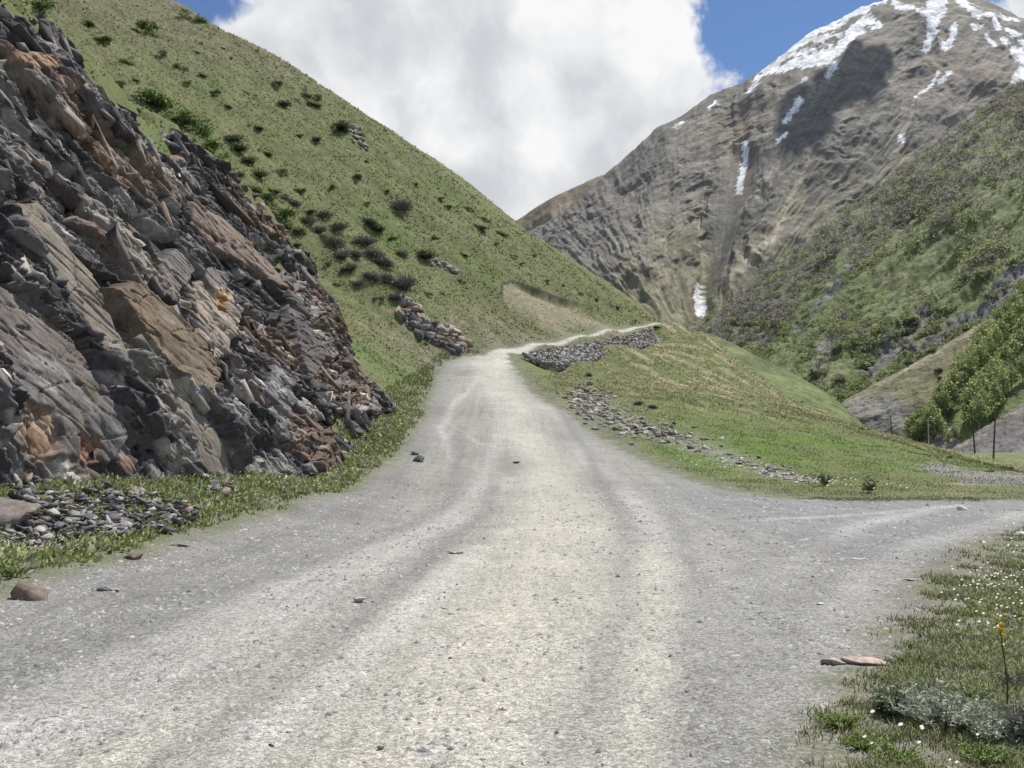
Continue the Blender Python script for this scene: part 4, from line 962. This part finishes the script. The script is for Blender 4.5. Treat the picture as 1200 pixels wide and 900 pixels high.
# ------------------------------------------------------------------ shrubs, trees, plants
def leaf_cloud(n, lobes, leaf, rng, cols, shell=.55, up=0.0):
    """n small leaf-sized faces spread through a few uneven lobes"""
    L = np.array([(*c, *r) for c, r in lobes], float); k = rng.choice(len(L), n, p=(L[:, 3]*L[:, 4])/ (L[:, 3]*L[:, 4]).sum())
    d = rng.normal(size=(n, 3)); d /= np.linalg.norm(d, axis=1, keepdims=True)
    rad = (shell+(1-shell)*rng.random(n)**.6)*(1+.16*rng.normal(size=n))
    ctr = L[k, :3]+d*L[k, 3:6]*rad[:, None]
    a = rng.normal(size=(n, 3)); a /= np.linalg.norm(a, axis=1, keepdims=True); b = np.cross(a, rng.normal(size=(n, 3))); b /= np.linalg.norm(b, axis=1, keepdims=True)
    s = leaf*(.55+.9*rng.random((n, 1)))
    V = np.stack([ctr-a*s, ctr+b*s*.55, ctr+a*s, ctr-b*s*.55], 1); F = np.arange(n*4).reshape(n, 4)
    cols = np.array(cols); c = cols[rng.integers(len(cols), size=n)]*(1+.25*(rng.random((n, 1))*2-1))
    clump = perlin(ctr[:, 0]*1.3/ (L[0, 3]+.01)+3, ctr[:, 2]*1.3/(L[0, 5]+.01)+ctr[:, 1], 5)
    c = c*(1+.30*clump[:, None])
    return V.reshape(-1, 3), F, np.repeat(np.clip(c, .005, 1), 4, 0)
def twigs(n, h, spread, w, rng, cols):
    """thin bare stems fanning out from one base"""
    ang = rng.random(n)*6.28; r = spread*np.sqrt(rng.random(n)); b0 = np.stack([.25*r*np.cos(ang), .25*r*np.sin(ang), 0*r], -1)
    tip = np.stack([r*np.cos(ang)*1.05, r*np.sin(ang)*1.05, h*(1-.45*(r/spread)**2)*(.75+.35*rng.random(n))], -1)
    pick = rng.random((n, 1))*.75; st = b0*(1-pick)+tip*pick; en = st+(tip-st)*(.5+.5*rng.random((n, 1)))+.12*spread*rng.normal(size=(n, 3))
    sd_ = np.cross(en-st, rng.normal(size=(n, 3))); sd_ /= np.linalg.norm(sd_, axis=1, keepdims=True)+1e-9; sd_ *= w
    V = np.stack([st-sd_, st+sd_, en+sd_*.4, en-sd_*.4], 1); c = np.array(cols)[rng.integers(len(cols), size=n)]*(1+.2*rng.normal(size=(n, 1)).clip(-1, 1))
    return V.reshape(-1, 3), np.arange(n*4).reshape(n, 4), np.repeat(np.clip(c, .01, 1), 4, 0)
def tube(pts, rads, sides=6):
    pts = np.array(pts, float); V = []
    for i, p in enumerate(pts):
        d = pts[min(i+1, len(pts)-1)]-pts[max(i-1, 0)]; d /= np.linalg.norm(d); u = np.cross(d, [.3, .9, .1]); u /= np.linalg.norm(u); w = np.cross(d, u)
        for k in range(sides):
            a = 2*math.pi*k/sides; V.append(p+rads[i]*(math.cos(a)*u+math.sin(a)*w))
    return np.array(V), grid_faces(len(pts), sides, wrap=True)
JUN = [C3(.088, .115, .054), C3(.11, .138, .064), C3(.072, .092, .048)]
GRN = [C3(.120, .190, .042), C3(.150, .215, .060), C3(.095, .150, .040)]
GRY = [C3(.20, .182, .158), C3(.245, .222, .195), C3(.15, .14, .122)]
OLV = [C3(.125, .150, .060), C3(.155, .175, .075), C3(.10, .118, .052)]
def shrub_proto(kind, seed):
    rng = np.random.default_rng(seed)
    lob = [((.38*rng.normal(), .38*rng.normal(), .34+.14*rng.random()), (.55*(.6+.5*rng.random()), .55*(.6+.5*rng.random()), .36*(.7+.5*rng.random()))) for _ in range(7)]
    if kind == 'juniper': A = leaf_cloud(1500, lob, .075, rng, JUN+OLV[:1], .35)
    elif kind == 'green': A = leaf_cloud(1300, lob, .075, rng, GRN, .30)
    elif kind == 'olive': A = leaf_cloud(1100, lob, .075, rng, OLV, .30)
    else:
        A = join([twigs(900, .95, .85, .013, rng, GRY), leaf_cloud(260, lob, .05, rng, OLV+GRY, .3)])
    V, F, C = A; V = V.copy(); V[:, 2] = np.maximum(V[:, 2], -.05)
    return V, F, C
SHR = {}
def shrub_at(kind, u, v, size, label, group, rng, flat=1.0):
    key = (kind, int(rng.integers(3)))
    p = at(u, v); s = size*p[1]/1000.0/1.85     # size: width in the picture
    if key not in SHR:
        V, F, C = shrub_proto(kind, 700+len(SHR)); o = mesh_obj({'juniper': 'juniper_shrub', 'green': 'green_shrub', 'olive': 'low_shrub', 'grey': 'bare_shrub'}[kind], V, F, M_LEAF if kind != 'grey' else M_TWIG, col=C); SHR[key] = o
    else:
        o = SHR[key].copy(); COL.objects.link(o)
    o.location = p - np.array([0, 0, .12*s]); o.rotation_euler = (0, .35, rng.random()*.0); o.scale = (s*(.85+.5*rng.random()), s*(.85+.5*rng.random()), s*flat)
    o.rotation_euler = (.1*rng.normal(), .25, 6.28*rng.random())
    return tag(o, label, 'shrub', group)
def build_shrubs():
    rng = np.random.default_rng(51)
    J = 'dark juniper shrubs on the left hillside'; G = 'fresh green shrubs on the left hillside'; B = 'leafless grey shrubs on the left hillside'; O = 'low olive shrubs on the left hillside'
    one = [('juniper', 499, 304, 26, 'biggest dark juniper above the broken slate ledges, a pale ledge at its foot'), ('juniper', 434, 264, 22, 'black green juniper, upper one of the touching pair left of the biggest juniper'), ('juniper', 444, 272, 18, 'black green juniper, lower one of the touching pair left of the biggest juniper'),
           ('juniper', 272, 165, 20, 'dark juniper at the top of the dark row above the middle of the cliff'), ('juniper', 281, 178, 24, 'dark juniper in the middle of the dark row above the middle of the cliff'), ('juniper', 292, 191, 18, 'dark juniper at the lower end of the dark row above the middle of the cliff'),
           ('juniper', 419, 211, 17, 'round dark shrub standing alone in the open turf of the left hillside'), ('green', 182, 122, 40, 'large fresh green shrub near the upper edge of the cliff'), ('green', 224, 152, 44, 'broad fresh green shrub just below the first large green one at the cliff edge'),
           ('juniper', 400, 154, 26, 'wide dark juniper beside the dark rock knob near the skyline'), ('grey', 469, 247, 32, 'grey leafless shrub in the turf above the biggest dark juniper'), ('grey', 474, 338, 40, 'wide grey leafless shrub over the broken slate ledges'),
           ('green', 48, 14, 34, 'green shrub at the top left corner beside the cliff top')]
    for k, u, v, sz, lb in one: shrub_at(k, u, v, sz, lb, None, rng)
    many = {('juniper', 'small dark juniper tuft on the left hillside', J): [(330, 124, 18), (356, 112, 20), (368, 124, 20), (372, 116, 16), (372, 166, 16), (331, 204, 18), (420, 160, 12), (346, 271, 18), (326, 101, 14), (515, 233, 12), (526, 244, 10), (549, 246, 14), (561, 267, 18), (568, 258, 12), (587, 275, 16), (581, 287, 9), (486, 216, 8), (626, 300, 8), (238, 90, 10), (157, 94, 12), (180, 33, 12), (395, 148, 14), (430, 190, 8), (455, 225, 8), (610, 310, 8), (660, 335, 8), (545, 300, 8), (384, 311, 14), (441, 268, 10), (300, 60, 8)],
            ('green', 'fresh green shrub in the belt above the cliff', G): [(169, 38, 30), (226, 24, 26), (200, 140, 26), (240, 172, 30), (255, 190, 26), (293, 222, 28), (310, 238, 30), (324, 252, 30), (300, 205, 22), (120, 50, 22), (104, 30, 20), (345, 290, 18), (275, 205, 22), (360, 320, 14), (150, 75, 18), (318, 225, 22)],
            ('grey', 'leafless grey brown shrub in the belt below the junipers', B): [(388, 288, 34), (401, 302, 30), (411, 315, 26), (426, 286, 34), (437, 300, 30), (449, 311, 30), (434, 327, 26), (452, 328, 26), (372, 272, 28), (360, 262, 24), (395, 270, 28), (415, 300, 24), (462, 350, 24), (420, 335, 18), (380, 255, 22), (345, 240, 20), (470, 300, 18)],
            ('olive', 'low olive green shrub scattered in the turf of the left hillside', O): [(341, 269, 22), (330, 232, 20), (350, 225, 16), (382, 280, 22), (407, 316, 20), (365, 250, 18), (300, 150, 14), (250, 110, 16), (210, 80, 16), (265, 125, 12), (310, 180, 14), (390, 220, 12), (430, 240, 12), (460, 280, 12), (510, 280, 10), (540, 330, 10), (600, 300, 8), (640, 330, 8), (680, 345, 8), (350, 160, 12), (220, 100, 14), (290, 110, 12), (445, 350, 14), (398, 335, 12), (500, 345, 12), (190, 65, 14), (140, 100, 16), (160, 130, 14), (520, 345, 10), (700, 352, 7), (722, 360, 7)]}
    for (kind, lb, gr), L in many.items():
        for n, (u, v, sz) in enumerate(L):
            if kind == 'juniper' and n % 2: kd, lb2, gr2 = 'olive', 'low olive green shrub scattered in the turf of the left hillside', O
            else: kd, lb2, gr2 = kind, lb, gr
            shrub_at(kd, u, v, sz, lb2, gr2, rng, .68 if kind != 'grey' else .75)
    for (u, v, sz, lb) in ((748, 474, 16, 'brown dry shrub in the turf above the roadside rubble'), (765, 478, 14, 'smaller dry shrub right of the brown one above the rubble'), (690, 440, 12, 'dry tuft below the stone wall')): shrub_at('grey', u, v, sz, lb, None, rng, .6)
    for (u, v, sz, lb) in ((933, 473, 10, 'dark green shrub on the skyline of the grassy spur'), (918, 489, 5, 'tiny dark shrub on the spur left below the skyline shrub'), (1012, 504, 10, 'pair of low green tufts on the spur skyline'), (1178, 550, 13, 'olive bush on the gravel patch of the valley flat'), (1160, 553, 7, 'small olive bush left of the one on the gravel patch'), (1112, 537, 8, 'small bush where the spur meets the gravel patch')):
        shrub_at('olive', u, v, sz, lb, None, rng, .9)
build_shrubs()

def pick_on(Pt, pu, pv, u, v):
    k = np.argmin((pu-u)**2+(pv-v)**2); return Pt.reshape(-1, 3)[k]
def build_grove():
    """the birches on the hill at the right, and the lone trees near them"""
    rng = np.random.default_rng(61); Pt = SMALL['hill']; pu, pv = project(Pt); protos = []
    for k in range(4):
        root = thing('birch_tree', 'fresh green birch in the grove on the right hill', 'tree', (0, 0, 0), 0, 'birch grove on the right hill')
        hgt = 1.0; lob = []
        for i in range(11):
            t = i/10; r = (.27*(1-t)**.6*(.55+t)+.07)*(.75+.5*rng.random()); lob.append(((.10*rng.normal()*(1-t), .10*rng.normal()*(1-t), .20+.74*t), (r, r, .13)))
        V, F, C = leaf_cloud(800, lob, .036, rng, [C3(.29, .36, .125), C3(.35, .41, .165), C3(.23, .29, .10)], .25)
        mesh_obj('crown', V, F, M_SCRUB, parent=root, col=C)
        tp = [(0, 0, -.05), (.01, 0, .3), (.0, .01, .6), (.01, .0, .92)]; V, F = tube(tp, [.020, .015, .009, .003], 6); Vs = [(V, F, np.tile([.32, .30, .27], (len(V), 1)))]
        for i in range(7):
            z0 = .22+.09*i; an = rng.random()*6.28; l = .22*(1-i/9); V, F = tube([(0, 0, z0), (l*.5*math.cos(an), l*.5*math.sin(an), z0+.05), (l*math.cos(an), l*math.sin(an), z0+.12)], [.006, .004, .0015], 4); Vs.append((V, F, np.tile([.24, .22, .19], (len(V), 1))))
        V, F, C = join(Vs); mesh_obj('trunk', V, F, M_STONE, parent=root, col=C); protos.append(root)
    rows = [(1200, 362, 30), (1196, 385, 34), (1190, 372, 30), (1184, 396, 34), (1180, 382, 32), (1174, 410, 36), (1170, 392, 32), (1166, 418, 36), (1160, 404, 30), (1160, 430, 36), (1154, 412, 34), (1150, 440, 38), (1146, 424, 34), (1142, 436, 34), (1138, 452, 40), (1134, 440, 32), (1128, 460, 40), (1124, 446, 30), (1119, 470, 38), (1113, 480, 36), (1108, 490, 32), (1104, 476, 30), (1099, 488, 30), (1092, 496, 28), (1086, 502, 26), (1094, 508, 34), (1078, 506, 28), (1070, 512, 26), (1064, 515, 22), (1075, 520, 26), (1084, 518, 30), (1100, 515, 30), (1196, 420, 34), (1188, 432, 36), (1178, 440, 36), (1170, 452, 34), (1164, 462, 38), (1156, 468, 40), (1149, 480, 44), (1142, 490, 44), (1137, 499, 44), (1148, 502, 40), (1156, 492, 36), (1166, 480, 34), (1176, 466, 30), (1186, 458, 30), (1198, 446, 30), (1118, 516, 18), (1112, 522, 16), (1200, 400, 32), (1206, 380, 34), (1210, 410, 34), (1215, 430, 34)]
    for i, (u, v, hp) in enumerate(rows):
        p = pick_on(Pt, pu, pv, u, v); h = hp*p[1]/1000*1.05; r = protos[i % 4]
        lb = 'fresh green birch in the grove on the right hill'
        if i < 4: r.location = p; r.scale = (h*.95, h*.95, h); r.rotation_euler = (0, 0, rng.random()*6)
        else: dup(r, p, rng.random()*6.28, (h*(.8+.4*rng.random()), h*(.8+.4*rng.random()), h), lb, 'birch grove on the right hill')
    for (u, v, sz, lb) in ((1099, 436, 9, 'round dark shrub alone on the brown slope above the birch grove'), (1102, 445, 7, 'smaller dark shrub under the round one above the birch grove'), (1062, 424, 9, 'dark bush on the upper slope of the right hill'), (1090, 412, 8, 'small bush near the pale path on the right hill'), (1155, 405, 12, 'grey bush at the upper edge of the birch grove')):
        p = pick_on(Pt, pu, pv, u, v); o = SHR[('juniper', 0)] if ('juniper', 0) in SHR else list(SHR.values())[0]; c = o.copy(); COL.objects.link(c); s = sz*p[1]/1000/1.7; c.location = p; c.scale = (s, s, s*1.2); c.rotation_euler = (0, 0, rng.random()*6); tag(c, lb, 'shrub'); c.pop('group', None)
build_grove()

def build_scrub():
    """trees and scrub on the steep valley side: the larger, nearer ones each a thing, the far belt one mass"""
    rng = np.random.default_rng(71); Pt = RSIDE; pu, pv = project(Pt); S = Pt.shape; flat = Pt.reshape(-1, 3); u = pu.ravel(); v = pv.ravel()
    q = u*.62+v*.785; p_ = u*.785-v*.62; c1 = fbm(q*.020, p_*.008, 711, 4); c2 = fbm(q*.06, p_*.03, 712, 5); nz = fbm(q*.03, p_*.012, 901, 4)
    upper = sstep(sdf(u, v, [(780, 420), (900, 300), (1250, 40), (1500, -150), (1500, 40), (1250, 170), (1100, 250), (960, 330), (890, 400), (830, 430)])+30*c1+22*c2, -25, 22)
    vis = (u > 815) & (u < 1225) & (v > 60) & (v < 470); lower = sstep(nz, .02, .25)
    near_hill = v < (478-.62*(u-975))+30
    w = np.where(vis & near_hill, .16+upper*1.35*(.35+lower)+lower*.75, 0); cw = np.cumsum(w)
    k = np.searchsorted(cw, rng.random(2300)*cw[-1]); Q = flat[k]; up = upper[k]; dist = np.linalg.norm(Q, axis=1)
    order = np.argsort(dist*(1+.15*rng.random(len(k)))); kinds = {}
    BAR = [C3(.245, .232, .205), C3(.285, .270, .240), C3(.195, .184, .165)]; HAZ = [C3(.225, .265, .115), C3(.26, .295, .14), C3(.185, .22, .10)]; FRE = [C3(.19, .245, .075), C3(.22, .275, .095), C3(.155, .195, .065)]
    def crown(n, cols, r): 
        lob = [((.30*r.normal(), .30*r.normal(), .42+.16*r.random()), (.38*(.7+.5*r.random()), .38*(.7+.5*r.random()), .34)) for _ in range(5)]
        return leaf_cloud(n, lob, .085, r, cols, .3)
    for nm, cols in (('bare', BAR), ('hazel', HAZ), ('fresh', FRE)):
        for j in range(3):
            r = np.random.default_rng(910+j); V, F, C = crown(260, cols, r); T = tube([(0, 0, -.2), (0, 0, .4)], [.035, .02], 4)
            V, F, C = join([(V, F, C), (T[0], T[1], np.tile([.12, .10, .09], (len(T[0]), 1)))]); kinds[(nm, j)] = (V, F, C)
    proto = {}; parts = []
    LB = {'bare': 'bare grey brown tree in the scrub of the steep right valley side', 'hazel': 'olive leafing tree in the scrub of the steep right valley side', 'fresh': 'fresh green bush on the lower right valley side'}
    for n, i in enumerate(order):
        pt = Q[i]; t = rng.random(); nm = 'bare' if t < .10+.55*up[i] else ('fresh' if v[k[i]] > 330 and t > .62 else 'hazel'); j = int(rng.integers(3))
        s = (5.5+5.0*rng.random()**1.5)*(.8 if nm == 'fresh' else 1)*(.75+.35*dist[i]/800); yaw = rng.random()*6.28; sc_ = (s*1.05, s*1.05, s*.85)
        if n < 210:
            if (nm, j) not in proto:
                V, F, C = kinds[(nm, j)]; o = mesh_obj({'bare': 'bare_tree', 'hazel': 'leafing_tree', 'fresh': 'green_bush'}[nm], V, F, M_SCRUB, col=C); proto[(nm, j)] = o
            else: o = proto[(nm, j)].copy(); COL.objects.link(o)
            o.location = pt - np.array([0, 0, .10*s]); o.scale = sc_; o.rotation_euler = (0, 0, yaw); tag(o, LB[nm], 'tree' if nm != 'fresh' else 'bush', {'bare': 'bare trees of the right valley side', 'hazel': 'leafing trees of the right valley side', 'fresh': 'green bushes of the right valley side'}[nm])
        else:
            V, F, C = kinds[(nm, j)]; m = 90*4; sub = rng.integers(0, 260-90)*4
            W = V[sub:sub+m]*np.array([*sc_])*1.08; W = rot(W, 0, 0, yaw)+pt-np.array([0, 0, .10*s]); parts.append((W, np.arange(m).reshape(-1, 4), C[sub:sub+m]))
    V, F, C = join(parts); tag(mesh_obj('scrub_belt', V, F, M_SCRUB, col=C), kind='stuff')
build_scrub()

# ------------------------------------------------------------------ plants in the verges
def build_plants():
    rng = np.random.default_rng(81)
    n2 = fbm(GX*.5, GY*.5, 951, 4)
    # leafy weeds and small white flowers in the left verge
    wl = (1-ROADM)*(GX < 0)*(GY > 7)*(GY < 50)*sstep(GD, -4.3, -2.7)*(GD < .3)*(.3+sstep(n2, -.2, .3))*sstep(-road_s, .1, .8)
    wl = wl + .55*(1-ROADM)*(GX > .5)*(GY < 15)*sstep(n2, -.1, .35)*sstep(-road_s, .2, 1.0)
    scree_in = np.maximum(sdf(GX, GY, atl([(60, 590), (110, 572), (175, 585), (235, 603), (225, 618), (150, 632), (85, 636)])), sdf(GX, GY, atl([(0, 540), (30, 548), (62, 585), (80, 640), (30, 655), (0, 650)])))
    wl = wl*(1-.86*sstep(scree_in+.25*n2, -.15, .15))
    x, y, z, c = scatter(4600, wl, rng); parts = []
    for i in range(len(x)):
        s = (.06+.11*rng.random()**2)*(1+.008*y[i])*(.42 if x[i] > 0 else 1.12); n = 16
        th = rng.random(n)*6.28; el = .2+1.0*rng.random(n); d = np.stack([np.cos(th)*np.cos(el), np.sin(th)*np.cos(el), np.sin(el)], -1); r = s*(.35+.75*rng.random((n, 1))); ctr = d*r+np.array([x[i], y[i], z[i]])
        sd_ = np.cross(d, rng.normal(size=(n, 3))); sd_ /= np.linalg.norm(sd_, axis=1, keepdims=True); lw = s*.16*(.6+.8*rng.random((n, 1))); ll = s*.30
        V = np.stack([ctr-d*ll, ctr+sd_*lw, ctr+d*ll, ctr-sd_*lw], 1).reshape(-1, 3)
        base = (C3(.24, .29, .105) if rng.random() < .5 else C3(.31, .335, .155) if rng.random() < .7 else C3(.34, .36, .26))*(.8+.4*rng.random())
        parts.append((V, np.arange(n*4).reshape(n, 4), np.tile(base, (n*4, 1))*(1+.18*rng.normal(size=(n*4, 1)))))
    V, F, C = join(parts); tag(mesh_obj('verge_weeds', V, F, M_LEAF, col=np.clip(C, .01, 1)), kind='stuff')
    wf = wl*(1+4*np.exp(-((GX+5.9)**2+(GY-10.5)**2)/3.0)) + (1-ROADM)*.5*np.exp(-(seg_dist(GX, GY, atl([(840, 545), (900, 560), (950, 566), (1010, 575)]))/1.2)**2)
    x, y, z, c = scatter(1500, wf, rng); z = z+(.14+.16*rng.random(len(x))); s = np.clip(.0012*y, .010, .034)*(.7+.6*rng.random(len(x))); ang = np.arange(6)/6*2*np.pi
    V = np.stack([x[:, None]+s[:, None]*np.cos(ang), y[:, None]+s[:, None]*np.sin(ang)*.9, z[:, None]+s[:, None]*.5*np.sin(ang+1)], -1)
    col = np.where(rng.random((len(x), 1)) < .93, C3(.80, .80, .70), C3(.75, .62, .08)); F = np.arange(len(x)*6).reshape(-1, 6)
    tag(mesh_obj('small_flowers', V.reshape(-1, 3), [F[:, [0, 1, 2, 3]], F[:, [0, 3, 4, 5]]], M_LEAF, col=np.repeat(col, 6, 0)), kind='stuff')
    # the plants one can pick out in the right foreground
    def feathery(name, label, u, v, h, w, cols, n, seed, lw=.10, droop=.3, loc=None):
        r = np.random.default_rng(seed); p = at(u, v) if loc is None else loc; parts = []
        for k in range(n):
            an = r.random()*6.28; sp = w*math.sqrt(r.random()); hh = h*(.45+.6*r.random())*(1-.3*sp/w); tip = np.array([sp*math.cos(an), sp*math.sin(an), hh]); b0 = tip*np.array([.25, .25, 0])
            V, F = tube([b0, b0*.4+tip*.6-np.array([0, 0, .05*h]), tip], [.0035, .0028, .001], 4); parts.append((V, F, np.tile(np.array(cols[0])*.8, (len(V), 1))))
            for q in range(22):
                t = .25+.75*r.random(); c0 = b0*(1-t)+tip*t; d = r.normal(size=3); d[2] = abs(d[2])*.5+.1; d /= np.linalg.norm(d); sd_ = np.cross(d, r.normal(size=3)); sd_ /= np.linalg.norm(sd_); l = h*.17*(.5+.7*r.random()); ww = l*lw
                V = np.array([c0, c0+d*l*.5+sd_*ww, c0+d*l-np.array([0, 0, droop*l*.3]), c0+d*l*.5-sd_*ww]); parts.append((V, np.array([[0, 1, 2, 3]]), np.tile(np.array(cols[r.integers(len(cols))])*(1+.15*r.normal()), (4, 1))))
        V, F, C = join(parts); o = mesh_obj(name, V, F, M_LEAF, col=np.clip(C, .01, 1)); o.location = p; return tag(o, label, 'plant')
    SIL = [C3(.37, .42, .33), C3(.45, .49, .40), C3(.28, .335, .25)]; DRK = [C3(.10, .135, .06), C3(.13, .17, .075)]; LIM = [C3(.22, .30, .08), C3(.28, .36, .12), C3(.18, .25, .07)]; GRS = [C3(.24, .25, .22), C3(.19, .20, .17)]
    feathery('wormwood', 'large silvery feathery plant in the right foreground', 1105, 850, .27, .30, SIL, 85, 1, .13)
    feathery('wormwood', 'silvery plant just right of the large silvery one, smaller', 1162, 872, .22, .18, SIL, 44, 2, .13)
    feathery('weed', 'dark green leafy weed left of the silvery plants', 1048, 838, .19, .16, DRK+SIL[2:], 46, 3, .22)
    feathery('weed', 'low lime green leafy weed nearest the gravel edge', 985, 850, .09, .17, LIM, 60, 4, .30)
    feathery('weed', 'lime green weed below the silvery plants at the bottom edge', 1050, 890, .10, .17, LIM, 50, 5, .28)
    feathery('weed', 'lime weed between the gravel edge weed and the bottom edge', 1008, 876, .08, .13, LIM, 40, 6, .30)
    feathery('weed', 'grey stalky plant at the right edge of the photo', 1192, 872, .30, .12, GRS, 30, 7, .10)
    feathery('weed', 'green clump at the upper end of the right foreground turf, beside the slab', 1072, 778, .10, .16, DRK+LIM, 36, 8, .2)
    feathery('weed', 'dark weed at the right photo edge above the grey stalky plant', 1188, 806, .15, .14, DRK+GRS, 30, 9, .15)
    feathery('weed', 'lime weed under the yellow flower stalk', 1150, 892, .10, .16, LIM, 44, 13, .28)
    feathery('weed', 'grey green weed between the slab and the silvery plants', 1090, 812, .09, .14, [SIL[2], LIM[2]], 36, 14, .2)
    feathery('weed', 'pale green weed above the silvery plants, left of the flower stalk', 1140, 818, .11, .15, [LIM[2], SIL[0], LIM[0]], 36, 15, .2)
    feathery('weed', 'dark green herb at the foot of the spur beside the side road', 966, 570, .55, .35, DRK, 16, 10, .2)
    feathery('weed', 'tallest herb at the foot of the spur, right of the first dark herb', 1018, 578, .62, .30, DRK, 16, 12, .2)
    # the tall stalk with a yellow flower
    p = at(1180, 838); root = thing('yellow_flower', 'tall thin stalk with a yellow flower head at the right edge', 'flower', tuple(p))
    top = np.array([-.020, .0, .50]); V, F = tube([(0, 0, -.02), (.012, .0, .2), (-.008, 0, .38), tuple(top)], [.006, .005, .004, .003], 6); mesh_obj('stem', V, F, M_LEAF, parent=root, col=np.tile([.14, .15, .08], (len(V), 1)))
    r = np.random.default_rng(5); V, F, C = leaf_cloud(70, [((top[0], 0, .50), (.017, .017, .010)), ((top[0]+.02, 0, .47), (.012, .012, .008)), ((top[0]+.006, 0, .53), (.012, .012, .010))], .010, r, [C3(.78, .62, .04), C3(.85, .70, .06)]); mesh_obj('flower_head', V, F, M_LEAF, parent=root, col=C)
    for kk, (zz, sg) in enumerate(((.12, 1), (.22, -1), (.30, 1))):
        V = np.array([(0, 0, zz), (.03*sg, .006, zz+.03), (.065*sg, 0, zz+.02), (.03*sg, -.006, zz+.02)]); mesh_obj('leaf', V, np.array([[0, 1, 2, 3]]), M_LEAF, parent=root, col=np.tile([.15, .19, .08], (4, 1)))
build_plants()

# ------------------------------------------------------------------ utility poles on the valley flat
def mat_plain(name, colr, rough=.8):
    m, N, b, out = new_mat(name); tc = N.new('ShaderNodeTexCoord'); n = N.noise(tc.outputs['Object'], 6, 5, .65)
    N.link(N.mix(N.remap(n, .3, .7), tuple(c*.75 for c in colr), tuple(c*1.2 for c in colr)), b.inputs['Base Color']); b.inputs['Roughness'].default_value = rough; return m
M_WOOD = mat_plain('weathered_wood', (.085, .078, .072)); M_CONC = mat_plain('pale_concrete', (.46, .45, .43)); M_CERA = mat_plain('insulator_glaze', (.30, .32, .30), .3)
def box_mesh(c, s):
    c = np.array(c, float); s = np.array(s)/2; V = np.array([(x, y, z) for z in (-1, 1) for y in (-1, 1) for x in (-1, 1)])*s+c
    return V, np.array([(0, 2, 3, 1), (4, 5, 7, 6), (0, 1, 5, 4), (2, 6, 7, 3), (0, 4, 6, 2), (1, 3, 7, 5)])
def pole(label, px, dist, top_v, mat, arm, lean=0.0, armz=.86):
    b = P(px[0], px[1], dist); gz = float(H(b[0], b[1])); z1 = P(px[0], top_v, dist)[2]; h = z1-gz
    root = thing('utility_pole', label, 'utility pole', (b[0], b[1], gz)); root.rotation_euler = (0, lean, .15)
    V, F = tube([(0, 0, -.5), (0, 0, h*.5), (0, 0, h)], [.17, .145, .115], 10); mesh_obj('shaft', V, F, mat, parent=root)
    V, F = box_mesh((0, 0, h+.01), (.20, .20, .03)); mesh_obj('cap', V, F, mat, parent=root)
    if arm:
        za = h*armz; V, F = box_mesh((arm[2] if len(arm) > 2 else 0, -.14, za), (arm[0], .10, .13)); a = mesh_obj('crossarm', V, F, mat, parent=root)
        for k in range(arm[1]):
            x0 = (arm[2] if len(arm) > 2 else 0)+(k/(arm[1]-1)-.5)*(arm[0]-.25); V, F = tube([(x0, -.14, za+.06), (x0, -.14, za+.14), (x0, -.14, za+.20), (x0, -.14, za+.27)], [.02, .06, .045, .02], 8); mesh_obj('insulator', V, F, M_CERA, parent=a)
pole('dark wooden pole with a crossarm standing on the valley flat, rightmost of the four', (1164, 540.7), 146, 482, M_WOOD, (2.3, 4, .25), .09, .875)
pole('dark bare pole in front of the grey scree, left of the pole with the crossarm', (1142.5, 531), 166, 478, M_WOOD, (.5, 2), -.05, .97)
pole('pale concrete pole with a short crossarm before the birches', (1089, 535), 190, 490, M_CONC, (1.9, 3, .1), 0, .93)
pole('faint grey pole at the foot of the grey scree, leftmost of the four', (1046, 524), 222, 486.5, M_WOOD, (.5, 2), -.03, .96)

# a cloud high above the peak, outside the picture: its shadow lies on the upper face of the mountain
def build_cloud():
    tgt = P(985, 122, 2330); c = tgt+SUN_DIR*2300; rng = np.random.default_rng(3); parts = []
    side = np.cross(SUN_DIR, [0, 0, 1]); side /= np.linalg.norm(side); upv = np.cross(side, SUN_DIR)
    for k in range(12):
        t = k/11-.5; V, F = ico(4); r = 48*(1.15-abs(t))*(.6+.6*rng.random()); n = fbm(V[:, 0]*2.2+k, V[:, 1]*2.2+V[:, 2]*1.7, 991+k, 5)
        V = V*(1+.55*n[:, None])*r*np.array([1.2, 1, .7]) + side*(t*-150+45*rng.normal())+upv*(t*210+38*rng.normal()); parts.append((V, F, np.ones((len(V), 3))))
    V, F, _ = join(parts)
    m, N, b, out = new_mat('cloud_white'); b.inputs['Base Color'].default_value = (.9, .9, .9, 1); b.inputs['Roughness'].default_value = 1
    o = mesh_obj('cloud', V, F, m, smooth=True); o.location = c; tag(o, 'small white cloud above the snowy mountain', 'cloud')
build_cloud()

# ------------------------------------------------------------------ mountain air
def build_haze():
    V, F = box_mesh((0, 2300, 850), (9000, 5400, 1750)); m = bpy.data.materials.new('mountain_air'); m.use_nodes = True; m.node_tree.nodes.clear(); N = NT(m.node_tree)
    out = N.new('ShaderNodeOutputMaterial'); pv = N.new('ShaderNodeVolumePrincipled'); pv.inputs['Color'].default_value = (.80, .88, 1.0, 1); pv.inputs['Density'].default_value = .000011; pv.inputs['Anisotropy'].default_value = .25
    N.link(pv.outputs[0], out.inputs['Volume']); tag(mesh_obj('haze', V, F, m), kind='stuff')
build_haze()
